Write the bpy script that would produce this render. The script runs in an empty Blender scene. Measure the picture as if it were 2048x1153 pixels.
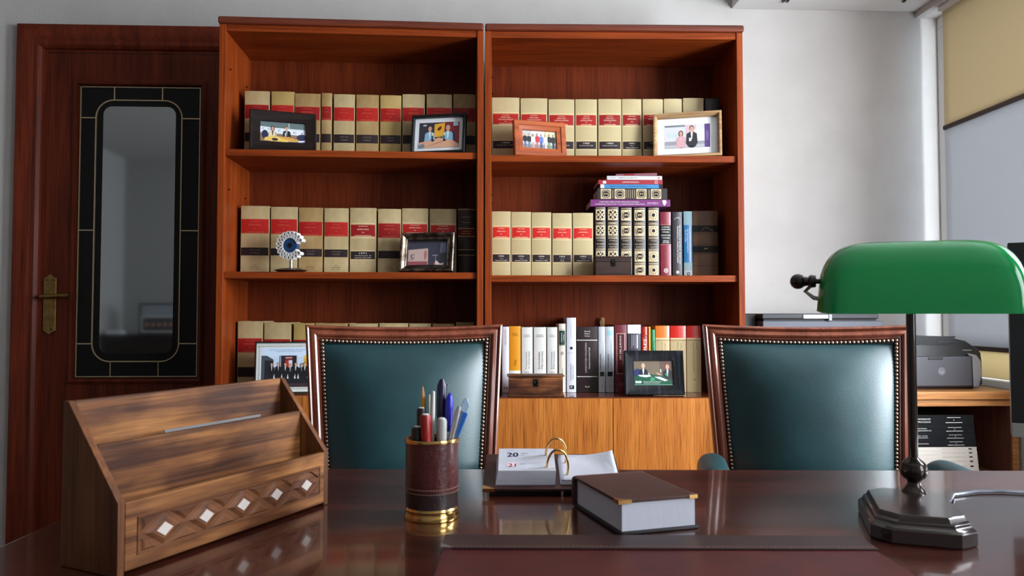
import bpy, bmesh, math, random
from mathutils import Vector, Matrix
from math import sin, cos, tan, atan, atan2, radians, pi, sqrt
random.seed(11)
SC = bpy.context.scene
COL = SC.collection

# ---------------------------------------------------------------- camera
F = 1500.0                                   # focal length in pixels of a 2048 x 1153 frame
YAW, PITCH, EYE = radians(2.4), atan((628 - 576.5) / 1500.0), Vector((0, 0, 1.045))
FW = Vector((sin(YAW) * cos(PITCH), cos(YAW) * cos(PITCH), sin(PITCH)))
RT = Vector((cos(YAW), -sin(YAW), 0))
UP = RT.cross(FW)
cam_data = bpy.data.cameras.new('camera')
cam = bpy.data.objects.new('camera', cam_data)
COL.objects.link(cam)
cam.matrix_world = Matrix(((RT.x, UP.x, -FW.x, EYE.x), (RT.y, UP.y, -FW.y, EYE.y), (RT.z, UP.z, -FW.z, EYE.z), (0, 0, 0, 1)))
cam_data.sensor_width = 36.0
cam_data.sensor_fit = 'HORIZONTAL'
cam_data.lens = 36.0 * F / 2048
cam_data.clip_start = 0.05
cam_data.dof.use_dof = True
cam_data.dof.focus_distance = 2.4
cam_data.dof.aperture_fstop = 11.0
SC.camera = cam

# ---------------------------------------------------------------- light and exposure
SC.view_settings.view_transform = 'Standard'
SC.view_settings.look = 'None'
SC.view_settings.gamma = 1.0
SC.view_settings.use_curve_mapping = False
SC.view_settings.exposure = 0.43
world = bpy.data.worlds.new('overcast_sky')
SC.world = world
world.use_nodes = True
world.node_tree.nodes['Background'].inputs[0].default_value = (0.72, 0.86, 1.0, 1)
world.node_tree.nodes['Background'].inputs[1].default_value = 2.4


def area_light(name, loc, target, sx, sy, power, color):
    d = bpy.data.lights.new(name, 'AREA')
    d.shape = 'RECTANGLE'; d.size = sx; d.size_y = sy; d.energy = power; d.color = color
    o = bpy.data.objects.new(name, d); COL.objects.link(o)
    o.location = loc
    o.rotation_euler = (Vector(target) - Vector(loc)).to_track_quat('-Z', 'Y').to_euler()
    return o


area_light('daylight_side_window', (2.24, 1.0, 1.62), (0.0, 1.0, 1.42), 1.2, 1.7, 205, (0.86, 0.93, 1.0))
area_light('daylight_near_window', (2.24, -0.45, 1.72), (0.0, 0.1, 1.3), 1.3, 1.6, 52, (0.90, 0.95, 1.0))

# ---------------------------------------------------------------- measuring helpers


def ray(px, py):
    return FW + RT * ((px - 1024) / F) + UP * ((576.5 - py) / F)


def at_y(px, py, y):
    d = ray(px, py); return EYE + d * ((y - EYE.y) / d.y)


def at_z(px, py, z):
    d = ray(px, py); return EYE + d * ((z - EYE.z) / d.z)


def at_x(px, py, x):
    d = ray(px, py); return EYE + d * ((x - EYE.x) / d.x)


class Plane:
    """a vertical reference plane: origin on the floor, angle about z; local x along it, local y away from the viewer"""
    def __init__(s, x, y, ang):
        s.o = Vector((x, y, 0)); s.a = ang
        s.e = Vector((cos(ang), sin(ang), 0)); s.n = Vector((-sin(ang), cos(ang), 0))
        s.M = Matrix.Translation(s.o) @ Matrix.Rotation(ang, 4, 'Z')

    def at(s, px, py, inset=0.0):
        p0 = s.o + s.n * inset
        d = ray(px, py); t = ((p0 - EYE).dot(s.n)) / d.dot(s.n)
        q = EYE + d * t
        return (q - p0).dot(s.e), q.z

    def world(s, x, y, z):
        return s.M @ Vector((x, y, z))


# ---------------------------------------------------------------- materials


def S(r, g, b):
    f = lambda c: (c / 255 / 12.92) if c / 255 <= 0.04045 else ((c / 255 + 0.055) / 1.055) ** 2.4
    return (f(r), f(g), f(b), 1.0)


MATS = {}


def mat(name, col, rough=0.5, metal=0.0, col2=None, scale=20.0, stretch=(1, 1, 1), bump=0.0, bscale=80.0, coat=0.0,
        coat_rough=0.08, spec=0.5, detail=4.0, lo=0.35, hi=0.65, trans=0.0, sheen=0.0, bdetail=4.0, ior=1.5):
    if name in MATS: return MATS[name]
    m = bpy.data.materials.new(name); m.use_nodes = True
    nt = m.node_tree; N = nt.nodes; L = nt.links
    b = N['Principled BSDF']
    b.inputs['Base Color'].default_value = col
    b.inputs['Roughness'].default_value = rough
    b.inputs['Metallic'].default_value = metal
    b.inputs['Specular IOR Level'].default_value = spec
    b.inputs['Coat Weight'].default_value = coat
    b.inputs['Coat Roughness'].default_value = coat_rough
    b.inputs['IOR'].default_value = ior
    if sheen: b.inputs['Sheen Weight'].default_value = sheen
    if col2 or bump:
        tc = N.new('ShaderNodeTexCoord'); mp = N.new('ShaderNodeMapping')
        mp.inputs['Scale'].default_value = stretch
        L.new(tc.outputs['Object'], mp.inputs['Vector'])
    if col2:
        nz = N.new('ShaderNodeTexNoise'); nz.inputs['Scale'].default_value = scale; nz.inputs['Detail'].default_value = detail
        L.new(mp.outputs[0], nz.inputs['Vector'])
        rp = N.new('ShaderNodeValToRGB')
        rp.color_ramp.elements[0].position = lo; rp.color_ramp.elements[0].color = col
        rp.color_ramp.elements[1].position = hi; rp.color_ramp.elements[1].color = col2
        L.new(nz.outputs['Fac'], rp.inputs[0]); L.new(rp.outputs[0], b.inputs['Base Color'])
    if bump:
        nb = N.new('ShaderNodeTexNoise'); nb.inputs['Scale'].default_value = bscale; nb.inputs['Detail'].default_value = bdetail
        L.new(mp.outputs[0], nb.inputs['Vector'])
        bp = N.new('ShaderNodeBump'); bp.inputs['Strength'].default_value = bump; bp.inputs['Distance'].default_value = 0.002
        L.new(nb.outputs['Fac'], bp.inputs['Height']); L.new(bp.outputs[0], b.inputs['Normal'])
    if trans:
        tr = N.new('ShaderNodeBsdfTranslucent'); mx = N.new('ShaderNodeMixShader'); mx.inputs[0].default_value = trans
        tr.inputs['Color'].default_value = col
        L.new(b.outputs[0], mx.inputs[1]); L.new(tr.outputs[0], mx.inputs[2])
        L.new(mx.outputs[0], N['Material Output'].inputs['Surface'])
    MATS[name] = m
    return m


def wood(name, dark, light, axis='z', rough=0.4, coat=0.0, coat_rough=0.1, grain=1.0, streak=None, sharp=0.5, bump=0.08, patch=None, spec=0.3):
    """straight-grained timber: broad tone bands plus fine pores, both drawn out along one axis of the object"""
    if name in MATS: return MATS[name]
    m = bpy.data.materials.new(name); m.use_nodes = True
    nt = m.node_tree; N = nt.nodes; L = nt.links
    b = N['Principled BSDF']
    b.inputs['Roughness'].default_value = rough
    b.inputs['Specular IOR Level'].default_value = spec
    b.inputs['Coat Weight'].default_value = coat
    b.inputs['Coat Roughness'].default_value = coat_rough
    tc = N.new('ShaderNodeTexCoord')
    k = 'xyz'.index(axis)

    def noise(across, along, detail, dist=0.0):
        mp = N.new('ShaderNodeMapping')
        sc = [across * grain] * 3; sc[k] = along * grain
        mp.inputs['Scale'].default_value = sc
        L.new(tc.outputs['Object'], mp.inputs['Vector'])
        nz = N.new('ShaderNodeTexNoise'); nz.inputs['Scale'].default_value = 1.0
        nz.inputs['Detail'].default_value = detail; nz.inputs['Distortion'].default_value = dist
        L.new(mp.outputs[0], nz.inputs['Vector'])
        return nz
    n1 = noise(26, 1.6, 5, 0.6); n2 = noise(190, 5, 3)
    r1 = N.new('ShaderNodeValToRGB')
    r1.color_ramp.elements[0].position = 0.5 - 0.28 * (1.2 - sharp); r1.color_ramp.elements[0].color = dark
    r1.color_ramp.elements[1].position = 0.5 + 0.28 * (1.2 - sharp); r1.color_ramp.elements[1].color = light
    L.new(n1.outputs['Fac'], r1.inputs[0])
    mx = N.new('ShaderNodeMixRGB'); mx.blend_type = 'MULTIPLY'; mx.inputs[0].default_value = 0.75
    r2 = N.new('ShaderNodeValToRGB')
    st = streak or (0.5, 0.45, 0.4, 1)
    r2.color_ramp.elements[0].position = 0.33; r2.color_ramp.elements[0].color = st
    r2.color_ramp.elements[1].position = 0.52; r2.color_ramp.elements[1].color = (1, 1, 1, 1)
    L.new(n2.outputs['Fac'], r2.inputs[0])
    L.new(r1.outputs[0], mx.inputs[1]); L.new(r2.outputs[0], mx.inputs[2])
    out = mx.outputs[0]
    if patch:
        n3 = noise(9, 4, 3); r3 = N.new('ShaderNodeValToRGB')
        r3.color_ramp.elements[0].position = 0.40; r3.color_ramp.elements[0].color = patch
        r3.color_ramp.elements[1].position = 0.56; r3.color_ramp.elements[1].color = (1, 1, 1, 1)
        L.new(n3.outputs['Fac'], r3.inputs[0])
        m2 = N.new('ShaderNodeMixRGB'); m2.blend_type = 'MULTIPLY'; m2.inputs[0].default_value = 0.9
        L.new(out, m2.inputs[1]); L.new(r3.outputs[0], m2.inputs[2]); out = m2.outputs[0]
    L.new(out, b.inputs['Base Color'])
    bp = N.new('ShaderNodeBump'); bp.inputs['Strength'].default_value = bump; bp.inputs['Distance'].default_value = 0.001
    L.new(n2.outputs['Fac'], bp.inputs['Height']); L.new(bp.outputs[0], b.inputs['Normal'])
    MATS[name] = m
    return m


def print_mat(name, rough=0.5, coat=0.0):
    """ink: flat colours of a printed surface, one per face"""
    m = bpy.data.materials.new(name); m.use_nodes = True
    nt = m.node_tree; b = nt.nodes['Principled BSDF']
    at = nt.nodes.new('ShaderNodeAttribute'); at.attribute_name = 'ink'
    nt.links.new(at.outputs['Color'], b.inputs['Base Color'])
    b.inputs['Roughness'].default_value = rough; b.inputs['Coat Weight'].default_value = coat
    b.inputs['Coat Roughness'].default_value = 0.05
    b.inputs['Specular IOR Level'].default_value = 0.3
    return m


# ---------------------------------------------------------------- mesh building


class MB:
    def __init__(s): s.v = []; s.f = []; s.m = []

    def add(s, vs, fs, m=0, M=None):
        o = len(s.v)
        s.v += [tuple(M @ Vector(p)) for p in vs] if M else [tuple(p) for p in vs]
        s.f += [[o + i for i in f] for f in fs]; s.m += [m] * len(fs)
        return s

    def box(s, x0, x1, y0, y1, z0, z1, m=0, M=None):
        vs = [(x, y, z) for z in (z0, z1) for y in (y0, y1) for x in (x0, x1)]
        return s.add(vs, [(0, 2, 3, 1), (4, 5, 7, 6), (0, 1, 5, 4), (2, 6, 7, 3), (0, 4, 6, 2), (1, 3, 7, 5)], m, M)

    def prism(s, pts, lo, hi, axis='z', m=0, M=None):
        def P(a, b, c): return {'z': (a, b, c), 'y': (a, c, b), 'x': (c, a, b)}[axis]
        n = len(pts)
        vs = [P(a, b, lo) for a, b in pts] + [P(a, b, hi) for a, b in pts]
        fs = [list(range(n))[::-1], list(range(n, 2 * n))] + [(i, (i + 1) % n, n + (i + 1) % n, n + i) for i in range(n)]
        return s.add(vs, fs, m, M)

    def tube(s, path, r, seg=10, closed=False, m=0, M=None, flat=None):
        P = [Vector(p) for p in path]; n = len(P)
        R = r if isinstance(r, (list, tuple)) else [r] * n
        vs = []; fs = []
        ref = None
        for i in range(n):
            a = P[i - 1] if (i > 0 or closed) else P[i]
            b = P[(i + 1) % n] if (i < n - 1 or closed) else P[i]
            t = (b - a).normalized()
            if ref is None:
                ref = t.orthogonal().normalized()
            ref = (ref - t * ref.dot(t))
            ref = ref.normalized() if ref.length > 1e-6 else t.orthogonal().normalized()
            w = t.cross(ref)
            for k in range(seg):
                q = 2 * pi * k / seg
                vs.append(P[i] + ref * (R[i] * cos(q)) + w * (R[i] * sin(q)))
        for i in range(n if closed else n - 1):
            j = (i + 1) % n
            for k in range(seg):
                l = (k + 1) % seg
                fs.append((i * seg + k, i * seg + l, j * seg + l, j * seg + k))
        if not closed:
            fs.append(list(range(seg))[::-1]); fs.append(list(range((n - 1) * seg, n * seg)))
        return s.add(vs, fs, m, M)

    def lathe(s, prof, c=(0, 0, 0), seg=32, m=0, M=None, ring=False):
        vs = []; fs = []; n = len(prof)
        for r, z in prof:
            for k in range(seg):
                q = 2 * pi * k / seg
                vs.append((c[0] + max(r, 1e-5) * cos(q), c[1] + max(r, 1e-5) * sin(q), c[2] + z))
        for i in range(n if ring else n - 1):
            j = (i + 1) % n
            for k in range(seg):
                l = (k + 1) % seg
                fs.append((i * seg + k, i * seg + l, j * seg + l, j * seg + k))
        if not ring:
            fs.append(list(range(seg))[::-1]); fs.append(list(range((n - 1) * seg, n * seg)))
        return s.add(vs, fs, m, M)

    def ball(s, c, r, seg=20, rings=12, m=0, M=None):
        rx, ry, rz = r if isinstance(r, (tuple, list)) else (r, r, r)
        vs = [(c[0], c[1], c[2] - rz)]
        for i in range(1, rings):
            t = pi * i / rings
            for k in range(seg):
                q = 2 * pi * k / seg
                vs.append((c[0] + rx * sin(t) * cos(q), c[1] + ry * sin(t) * sin(q), c[2] - rz * cos(t)))
        vs.append((c[0], c[1], c[2] + rz))
        fs = []
        for k in range(seg):
            l = (k + 1) % seg
            fs.append((0, 1 + l, 1 + k)); fs.append((len(vs) - 1, 1 + (rings - 2) * seg + k, 1 + (rings - 2) * seg + l))
            for i in range(rings - 2):
                a = 1 + i * seg; fs.append((a + k, a + l, a + seg + l, a + seg + k))
        return s.add(vs, fs, m, M)

    def ring(s, poly, prof, m=0, M=None):
        """moulding swept round a closed outline in the x-z plane: profile points are (inset, y)"""
        n = len(poly); P = [Vector(p) for p in poly]
        area = sum(P[i].x * P[(i + 1) % n].y - P[(i + 1) % n].x * P[i].y for i in range(n))
        sg = 1 if area > 0 else -1
        def off(d):
            out = []
            for i in range(n):
                a, b, c = P[i - 1], P[i], P[(i + 1) % n]
                t1 = (b - a).normalized(); t2 = (c - b).normalized()
                n1 = Vector((-t1.y, t1.x)) * sg; n2 = Vector((-t2.y, t2.x)) * sg
                h = n1 + n2; h = h / max(h.dot(n1), 1e-6)
                out.append(b + h * d)
            return out
        k = len(prof); vs = []
        for d, y in prof:
            vs += [(q.x, y, q.y) for q in off(d)]
        fs = []
        for j in range(k):
            j2 = (j + 1) % k
            for i in range(n):
                i2 = (i + 1) % n
                fs.append((j * n + i, j * n + i2, j2 * n + i2, j2 * n + i))
        return s.add(vs, fs, m, M)

    def grid(s, fn, nu, nv, m=0, M=None, back=None):
        vs = [fn(i / nu, j / nv) for j in range(nv + 1) for i in range(nu + 1)]
        w = nu + 1
        fs = [(j * w + i, j * w + i + 1, (j + 1) * w + i + 1, (j + 1) * w + i) for j in range(nv) for i in range(nu)]
        return s.add(vs, fs, m, M)

    def build(s, name, mats, parent=None, loc=None, rz=0.0, M=None, bevel=0.0, seg=2, smooth=True, angle=38, recalc=True, solid=0.0):
        me = bpy.data.meshes.new(name)
        me.from_pydata(s.v, [], s.f)
        if not isinstance(mats, (list, tuple)): mats = [mats]
        for q in mats: me.materials.append(q)
        me.polygons.foreach_set('material_index', s.m)
        if recalc:
            b = bmesh.new(); b.from_mesh(me); bmesh.ops.recalc_face_normals(b, faces=b.faces); b.to_mesh(me); b.free()
        if smooth:
            me.polygons.foreach_set('use_smooth', [True] * len(me.polygons))
            me.set_sharp_from_angle(angle=radians(angle))
        me.update()
        o = bpy.data.objects.new(name, me); COL.objects.link(o)
        if parent: o.parent = parent
        if M is not None: o.matrix_local = M
        elif loc is not None or rz:
            o.location = loc or (0, 0, 0); o.rotation_euler = (0, 0, rz)
        if solid:
            q = o.modifiers.new('thickness', 'SOLIDIFY'); q.thickness = solid; q.offset = 0
        if bevel:
            q = o.modifiers.new('edges', 'BEVEL'); q.width = bevel; q.segments = seg; q.limit_method = 'ANGLE'
            q.angle_limit = radians(40); q.harden_normals = True
        return o


def thing(name, label, cat, loc=(0, 0, 0), rz=0.0, group=None, M=None):
    o = bpy.data.objects.new(name, None); COL.objects.link(o)
    o.empty_display_size = 0.05
    if M is not None: o.matrix_world = M
    else: o.location = loc; o.rotation_euler = (0, 0, rz)
    return tag(o, label, cat, group)


def tag(o, label=None, cat=None, group=None, kind=None):
    if label: o['label'] = label
    if cat: o['category'] = cat
    if group: o['group'] = group
    if kind: o['kind'] = kind
    return o


def copy_tree(o, parent=None):
    c = o.copy(); COL.objects.link(c)
    if parent: c.parent = parent
    for ch in list(o.children): copy_tree(ch, c)
    return c


def spline(prof, n=5):
    """a smooth turned outline through the given points"""
    P = [prof[0]] + list(prof) + [prof[-1]]; out = []
    for i in range(1, len(P) - 2):
        for k in range(n):
            t = k / n
            out.append(tuple(.5 * (2 * P[i][a] + (P[i + 1][a] - P[i - 1][a]) * t + (2 * P[i - 1][a] - 5 * P[i][a] + 4 * P[i + 1][a] - P[i + 2][a]) * t * t + (3 * P[i][a] - P[i - 1][a] - 3 * P[i + 1][a] + P[i + 2][a]) * t ** 3) for a in (0, 1)))
    return out + [prof[-1]]


# ---------------------------------------------------------------- print: flat ink shapes and lettering on a surface
TXT = {}


def text_geo(s):
    if s in TXT: return TXT[s]
    c = bpy.data.curves.new('lettering', 'FONT'); c.body = s; c.size = 1.0; c.resolution_u = 2
    o = bpy.data.objects.new('lettering', c)
    COL.objects.link(o)
    me = o.to_mesh()
    vs = [(v.co.x, v.co.y) for v in me.vertices]; fs = [list(p.vertices) for p in me.polygons]
    o.to_mesh_clear(); bpy.data.objects.remove(o); bpy.data.curves.remove(c)
    if not vs: vs = [(0, 0)]
    xs = [v[0] for v in vs]; ys = [v[1] for v in vs]
    TXT[s] = (vs, fs, min(xs), max(xs), min(ys), max(ys))
    return TXT[s]


class Ink:
    def __init__(s): s.p = []            # (verts2d, faces, layer, colour)

    def poly(s, pts, col, k=1):
        s.p.append((list(pts), [list(range(len(pts)))], k, col)); return s

    def rect(s, x0, y0, x1, y1, col, k=1, n=1):
        vs = []; fs = []
        for i in range(n + 1):
            x = x0 + (x1 - x0) * i / n; vs += [(x, y0), (x, y1)]
        for i in range(n): fs.append([2 * i, 2 * i + 2, 2 * i + 3, 2 * i + 1])
        s.p.append((vs, fs, k, col)); return s

    def oval(s, cx, cy, rx, ry, col, k=1, n=16):
        return s.poly([(cx + rx * cos(2 * pi * i / n), cy + ry * sin(2 * pi * i / n)) for i in range(n)], col, k)

    def text(s, t, cx, cy, h, col, k=2, w=None, rot=0.0, bold=False):
        """centred on (cx, cy); h is the height of its capitals; w stretches it to a width"""
        vs, fs, a, b, c, d = text_geo(t)
        sy = h / 0.72; sx = sy
        if w and b > a: sx = w / (b - a)
        mx, my = (a + b) / 2, 0.36
        R = []
        for x, y in vs:
            u, v = (x - mx) * sx, (y - my) * sy
            R.append((cx + u * cos(rot) - v * sin(rot), cy + u * sin(rot) + v * cos(rot)))
        s.p.append((R, fs, k, col))
        if bold:
            dx, dy = h * 0.05 * cos(rot), h * 0.05 * sin(rot)
            s.p.append(([(x + dx, y + dy) for x, y in R], fs, k, col))
        return s

    def clip(s, x0, y0, x1, y1):
        """trim everything to a rectangle"""
        out = []
        for P, Fs, k, col in s.p:
            vs = []; fs = []
            for f in Fs:
                q = [P[i] for i in f]
                for ax, lim, sg in ((0, x0, 1), (0, x1, -1), (1, y0, 1), (1, y1, -1)):
                    r = []
                    for i in range(len(q)):
                        a, b = q[i - 1], q[i]
                        da, db = sg * (a[ax] - lim), sg * (b[ax] - lim)
                        if (da >= 0) != (db >= 0):
                            t = da / (da - db); r.append((a[0] + (b[0] - a[0]) * t, a[1] + (b[1] - a[1]) * t))
                        if db >= 0: r.append(b)
                    q = r
                    if len(q) < 3: break
                if len(q) >= 3:
                    fs.append(list(range(len(vs), len(vs) + len(q)))); vs += q
            if fs: out.append((vs, fs, k, col))
        s.p = out
        return s

    def build(s, name, m, parent=None, fn=None, **kw):
        """fn maps (u, v, layer) to a point; default: the x-z plane facing -y, layers 0.2 mm apart"""
        if fn is None: fn = lambda u, v, k: (u, -0.0002 * k, v)
        vs = []; fs = []; cols = []
        for P, Fs, k, col in s.p:
            o = len(vs); vs += [fn(u, v, k) for u, v in P]
            for f in Fs: fs.append([o + i for i in f]); cols.append(col)
        me = bpy.data.meshes.new(name); me.from_pydata(vs, [], fs)
        me.materials.append(m)
        at = me.color_attributes.new('ink', 'FLOAT_COLOR', 'CORNER')
        buf = []
        for p, c in zip(me.polygons, cols): buf += list(c) * p.loop_total
        at.data.foreach_set('color', buf)
        me.update()
        o = bpy.data.objects.new(name, me); COL.objects.link(o)
        if parent: o.parent = parent
        if kw.get('M') is not None: o.matrix_local = kw['M']
        elif kw.get('loc'): o.location = kw['loc']
        return o


INK = print_mat('printed_ink', 0.55)
PHOTO = print_mat('photo_print', 0.35, 0.6)
WHITE, BLACK = S(235, 233, 228), S(14, 13, 14)
GOLD_INK = S(214, 178, 110)
ORD = ['leftmost', 'second', 'third', 'fourth', 'fifth', 'sixth', 'seventh', 'eighth', 'ninth', 'tenth', 'eleventh', 'twelfth',
       'thirteenth', 'fourteenth', 'fifteenth', 'sixteenth', 'seventeenth', 'eighteenth', 'nineteenth']

# ================================================================ THE ROOM
YW, XR, XL, YR, ZC = 3.12, 1.872, -3.6, -1.45, 2.62
PAINT = mat('wall_paint', S(195, 190, 186), 0.92, col2=S(189, 184, 180), scale=6, bump=0.55, bscale=150, bdetail=6)
WHITEPAINT = mat('white_paint', S(226, 226, 224), 0.6, bump=0.1, bscale=60)
MAHOG = wood('mahogany', S(82, 30, 16), S(118, 48, 26), 'z', rough=0.45, coat=0.04, coat_rough=0.25, spec=.18)
MAHOG_X = wood('mahogany_crosswise', S(58, 22, 15), S(92, 38, 23), 'x', rough=0.45, coat=0.04, coat_rough=0.25, spec=.18)
BRASS = mat('brass', S(170, 135, 80), 0.32, 1.0, col2=S(140, 108, 62), scale=30)
GOLD = mat('polished_gold', S(225, 180, 110), 0.16, 1.0)
CAME = mat('brass_came', S(222, 200, 160), 0.4, 0.7)
STEEL = mat('steel', S(190, 188, 185), 0.22, 1.0)
BRONZE = mat('dark_bronze', S(48, 36, 32), 0.24, 0.75, coat=0.6, coat_rough=0.06)


def struct(name, mb, m, **kw):
    return tag(mb.build(name, m, **kw), kind='structure')


PARQ = wood('parquet', S(76, 46, 28), S(104, 66, 40), 'x', rough=0.4, coat=0.2)
struct('floor', MB().box(XL - .2, XR + .3, YR - .2, YW + .2, -0.1, 0), PARQ, smooth=False)
struct('ceiling', MB().box(XL - .2, XR + .3, YR - .2, YW + .2, ZC, ZC + 0.1), mat('ceiling_paint', S(196, 194, 190), 0.9, bump=0.2, bscale=40), smooth=False)
DX0, DX1, DZ = -1.795, -1.018, 2.137                      # the doorway
struct('wall_back', MB().box(XL, DX0, YW, YW + .14, 0, ZC).box(DX1, XR + .25, YW, YW + .14, 0, ZC).box(DX0, DX1, YW, YW + .14, DZ, ZC), PAINT, smooth=False)
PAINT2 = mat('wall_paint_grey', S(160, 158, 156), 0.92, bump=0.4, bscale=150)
struct('wall_left', MB().box(XL - .12, XL, YR, YW + .14, 0, ZC), PAINT2, smooth=False)
struct('wall_rear', MB().box(XL - .12, XR + .25, YR - .12, YR, 0, ZC), PAINT2, smooth=False)
WINS = [(0.90, 3.1195, 0.78, 2.32), (-1.05, 0.20, 0.90, 2.30)]   # y0, y1, z0, z1 of the two openings in the right wall
w = MB()
w.box(XR, XR + .25, WINS[1][1], WINS[0][0], 0, ZC).box(XR, XR + .25, YR, WINS[1][0], 0, ZC)
for y0, y1, z0, z1 in WINS: w.box(XR, XR + .25, y0, y1, 0, z0).box(XR, XR + .25, y0, y1, z1, ZC)
struct('wall_right', w, PAINT, smooth=False)

PANE = bpy.data.materials.new('window_glass'); PANE.use_nodes = True
nt = PANE.node_tree; nt.nodes.remove(nt.nodes['Principled BSDF'])
_t = nt.nodes.new('ShaderNodeBsdfTransparent'); _g = nt.nodes.new('ShaderNodeBsdfGlossy'); _g.inputs['Roughness'].default_value = 0.02
_x = nt.nodes.new('ShaderNodeMixShader')
_x.inputs[0].default_value = 0.05; nt.links.new(_t.outputs[0], _x.inputs[1]); nt.links.new(_g.outputs[0], _x.inputs[2])
nt.links.new(_x.outputs[0], nt.nodes['Material Output'].inputs['Surface'])
for k, (y0, y1, z0, z1) in enumerate(WINS):
    wn = bpy.data.objects.new('window_%d' % (k + 1), None); COL.objects.link(wn); wn.location = (XR + .125, (y0 + y1) / 2, z0)
    tag(wn, kind='structure')
    h, v, t = (y1 - y0) / 2, z1 - z0, 0.05
    f = MB().box(-.03, .03, -h, h, 0, t).box(-.03, .03, -h, h, v - t, v).box(-.03, .03, -h, -h + t, t, v - t).box(-.03, .03, h - t, h, t, v - t)
    f.box(-.03, .03, -.035, .035, t, v - t)
    f.build('window_frame', WHITEPAINT, wn, bevel=0.004)
    for a, b in ((-h + t, -.035), (.035, h - t)):
        MB().box(-.004, .004, a, b, t, v - t).build('window_pane', PANE, wn, smooth=False)
    MB().box(-.112, -.032, -h + .002, h - .002, -.001, .02).build('window_sill', WHITEPAINT, wn, bevel=0.004)

# boxed-in soffit over the far end of the window, hooks left in its underside
SZ = at_y(1600, 20, YW).z; SX = at_y(1463, 14, YW).x
so = struct('trim_1', MB().box(SX, XR - .001, 2.45, YW - .001, SZ, ZC - .001), mat('soffit_board', S(214, 212, 210), 0.7, bump=0.15, bscale=30), bevel=0.003)
HK = MB()
for px in (1567, 1575, 1808):
    p = at_z(px, 2, SZ - .004); HK.box(p.x - .005, p.x + .005, p.y - .008, p.y + .008, SZ - .008, SZ)
HK.build('ceiling_hook', BRONZE, so)

# ---- door with a leaded glass panel
door = bpy.data.objects.new('door_1', None); COL.objects.link(door); door.location = (DX0, YW, 0); tag(door, kind='structure')
lw = DX1 - DX0                                             # doorway width
ar = [(0.004, 0.0), (0.0, -.012), (-.012, -.022), (-.03, -.020), (-.052, -.030), (-.078, -.034), (-.092, -.030), (-.097, -.004), (-.097, 0.0)]
a = MB()
outline = [(0.004, 0.0), (0.004, DZ - .004), (lw - .004, DZ - .004), (lw - .004, 0.0)]
n = len(ar); vs = []
for d, y in ar: vs += [(0.004 + d, y, 0), (0.004 + d, y, DZ - .004 - d), (lw - .004 - d, y, DZ - .004 - d), (lw - .004 - d, y, 0)]
fs = [(j * 4 + i, j * 4 + i + 1, ((j + 1) % n) * 4 + i + 1, ((j + 1) % n) * 4 + i) for j in range(n) for i in range(3)]
fs += [[j * 4 for j in range(n)], [j * 4 + 3 for j in range(n)]]
a.add(vs, fs)
a.box(0.001, .018, 0, .12, 0, DZ - .001).box(lw - .018, lw - .001, 0, .12, 0, DZ - .001).box(.018, lw - .018, 0, .12, DZ - .018, DZ - .001)
a.build('door_frame', MAHOG, door, angle=30)
GX0, GX1 = at_y(158, 168, YW).x - DX0, at_y(402, 176, YW).x - DX0
GZ1, GZ0 = at_y(280, 171, YW).z, at_y(280, 757, YW).z
GX0 -= .002; GX1 += .0
L0, L1, LZ = .019, lw - .019, DZ - .02
lf = MB()
for b in ((L0, GX0 - .02, .006, LZ), (GX1 + .02, L1, .006, LZ), (GX0 - .02, GX1 + .02, .006, GZ0 - .02), (GX0 - .02, GX1 + .02, GZ1 + .02, LZ)):
    lf.box(b[0], b[1], .004, .044, b[2], b[3])
leaf = lf.build('door_leaf', MAHOG, door)
gl = [(GX0, GZ0), (GX1, GZ0), (GX1, GZ1), (GX0, GZ1)]
MB().ring(gl, [(0.0, .012), (-.004, -.004), (-.012, -.008), (-.022, -.002), (-.022, .020), (0.0, .020)]).build('glazing_bead', MAHOG, door)
SMOKED = mat('smoked_glass', S(24, 23, 22), 0.35, spec=0.25)
MIRROR = mat('grey_mirror_glass', S(206, 212, 214), 0.045, 1.0)
MB().box(GX0 - .004, GX1 + .004, .014, .018, GZ0 - .004, GZ1 + .004).build('smoked_glass', SMOKED, door, smooth=False)


def rrect(x0, z0, x1, z1, r, n=8):
    out = []
    for cx, cz, q in ((x1 - r, z0 + r, -pi / 2), (x1 - r, z1 - r, 0), (x0 + r, z1 - r, pi / 2), (x0 + r, z0 + r, pi)):
        out += [(cx + r * cos(q + pi / 2 * i / n), cz + r * sin(q + pi / 2 * i / n)) for i in range(n + 1)]
    return out


def dpt(px, py):
    q = at_y(px, py, YW + .013); return q.x - DX0, q.z


mx0, mz1 = dpt(205, 213); mx1, _ = dpt(350, 213); mx0 = (mx0 + dpt(203, 600)[0]) / 2; mx1 = (mx1 + dpt(349, 600)[0]) / 2; mz0 = dpt(270, 708)[1]
MB().prism(rrect(mx0, mz0, mx1, mz1, .035), .0115, .0138, 'y').build('mirror_panel', MIRROR, door, smooth=False)
bx0, bz1 = dpt(190, 199); bx1 = dpt(366, 199)[0]; bx0 = (bx0 + dpt(186, 640)[0]) / 2; bx1 = (bx1 + dpt(361, 640)[0]) / 2; bz0 = dpt(270, 725)[1]
fl = MB()
fl.ring(rrect(bx0, bz0, bx1, bz1, .075, 10), [(0, .0125), (.001, .0080), (.005, .0080), (.006, .0125)])
fl.ring([(GX0 + .003, GZ0 + .003), (GX1 - .003, GZ0 + .003), (GX1 - .003, GZ1 - .003), (GX0 + .003, GZ1 - .003)], [(0, .0125), (.001, .0085), (.004, .0085), (.005, .0125)])
for px in (230, 326):
    x, _ = dpt(px, 185); fl.box(x - .0022, x + .0022, .0086, .0125, bz1, GZ1 - .004)
for px in (221, 317):
    x, _ = dpt(px, 740); fl.box(x - .0015, x + .0015, .0086, .0125, GZ0 + .004, bz0)
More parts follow.
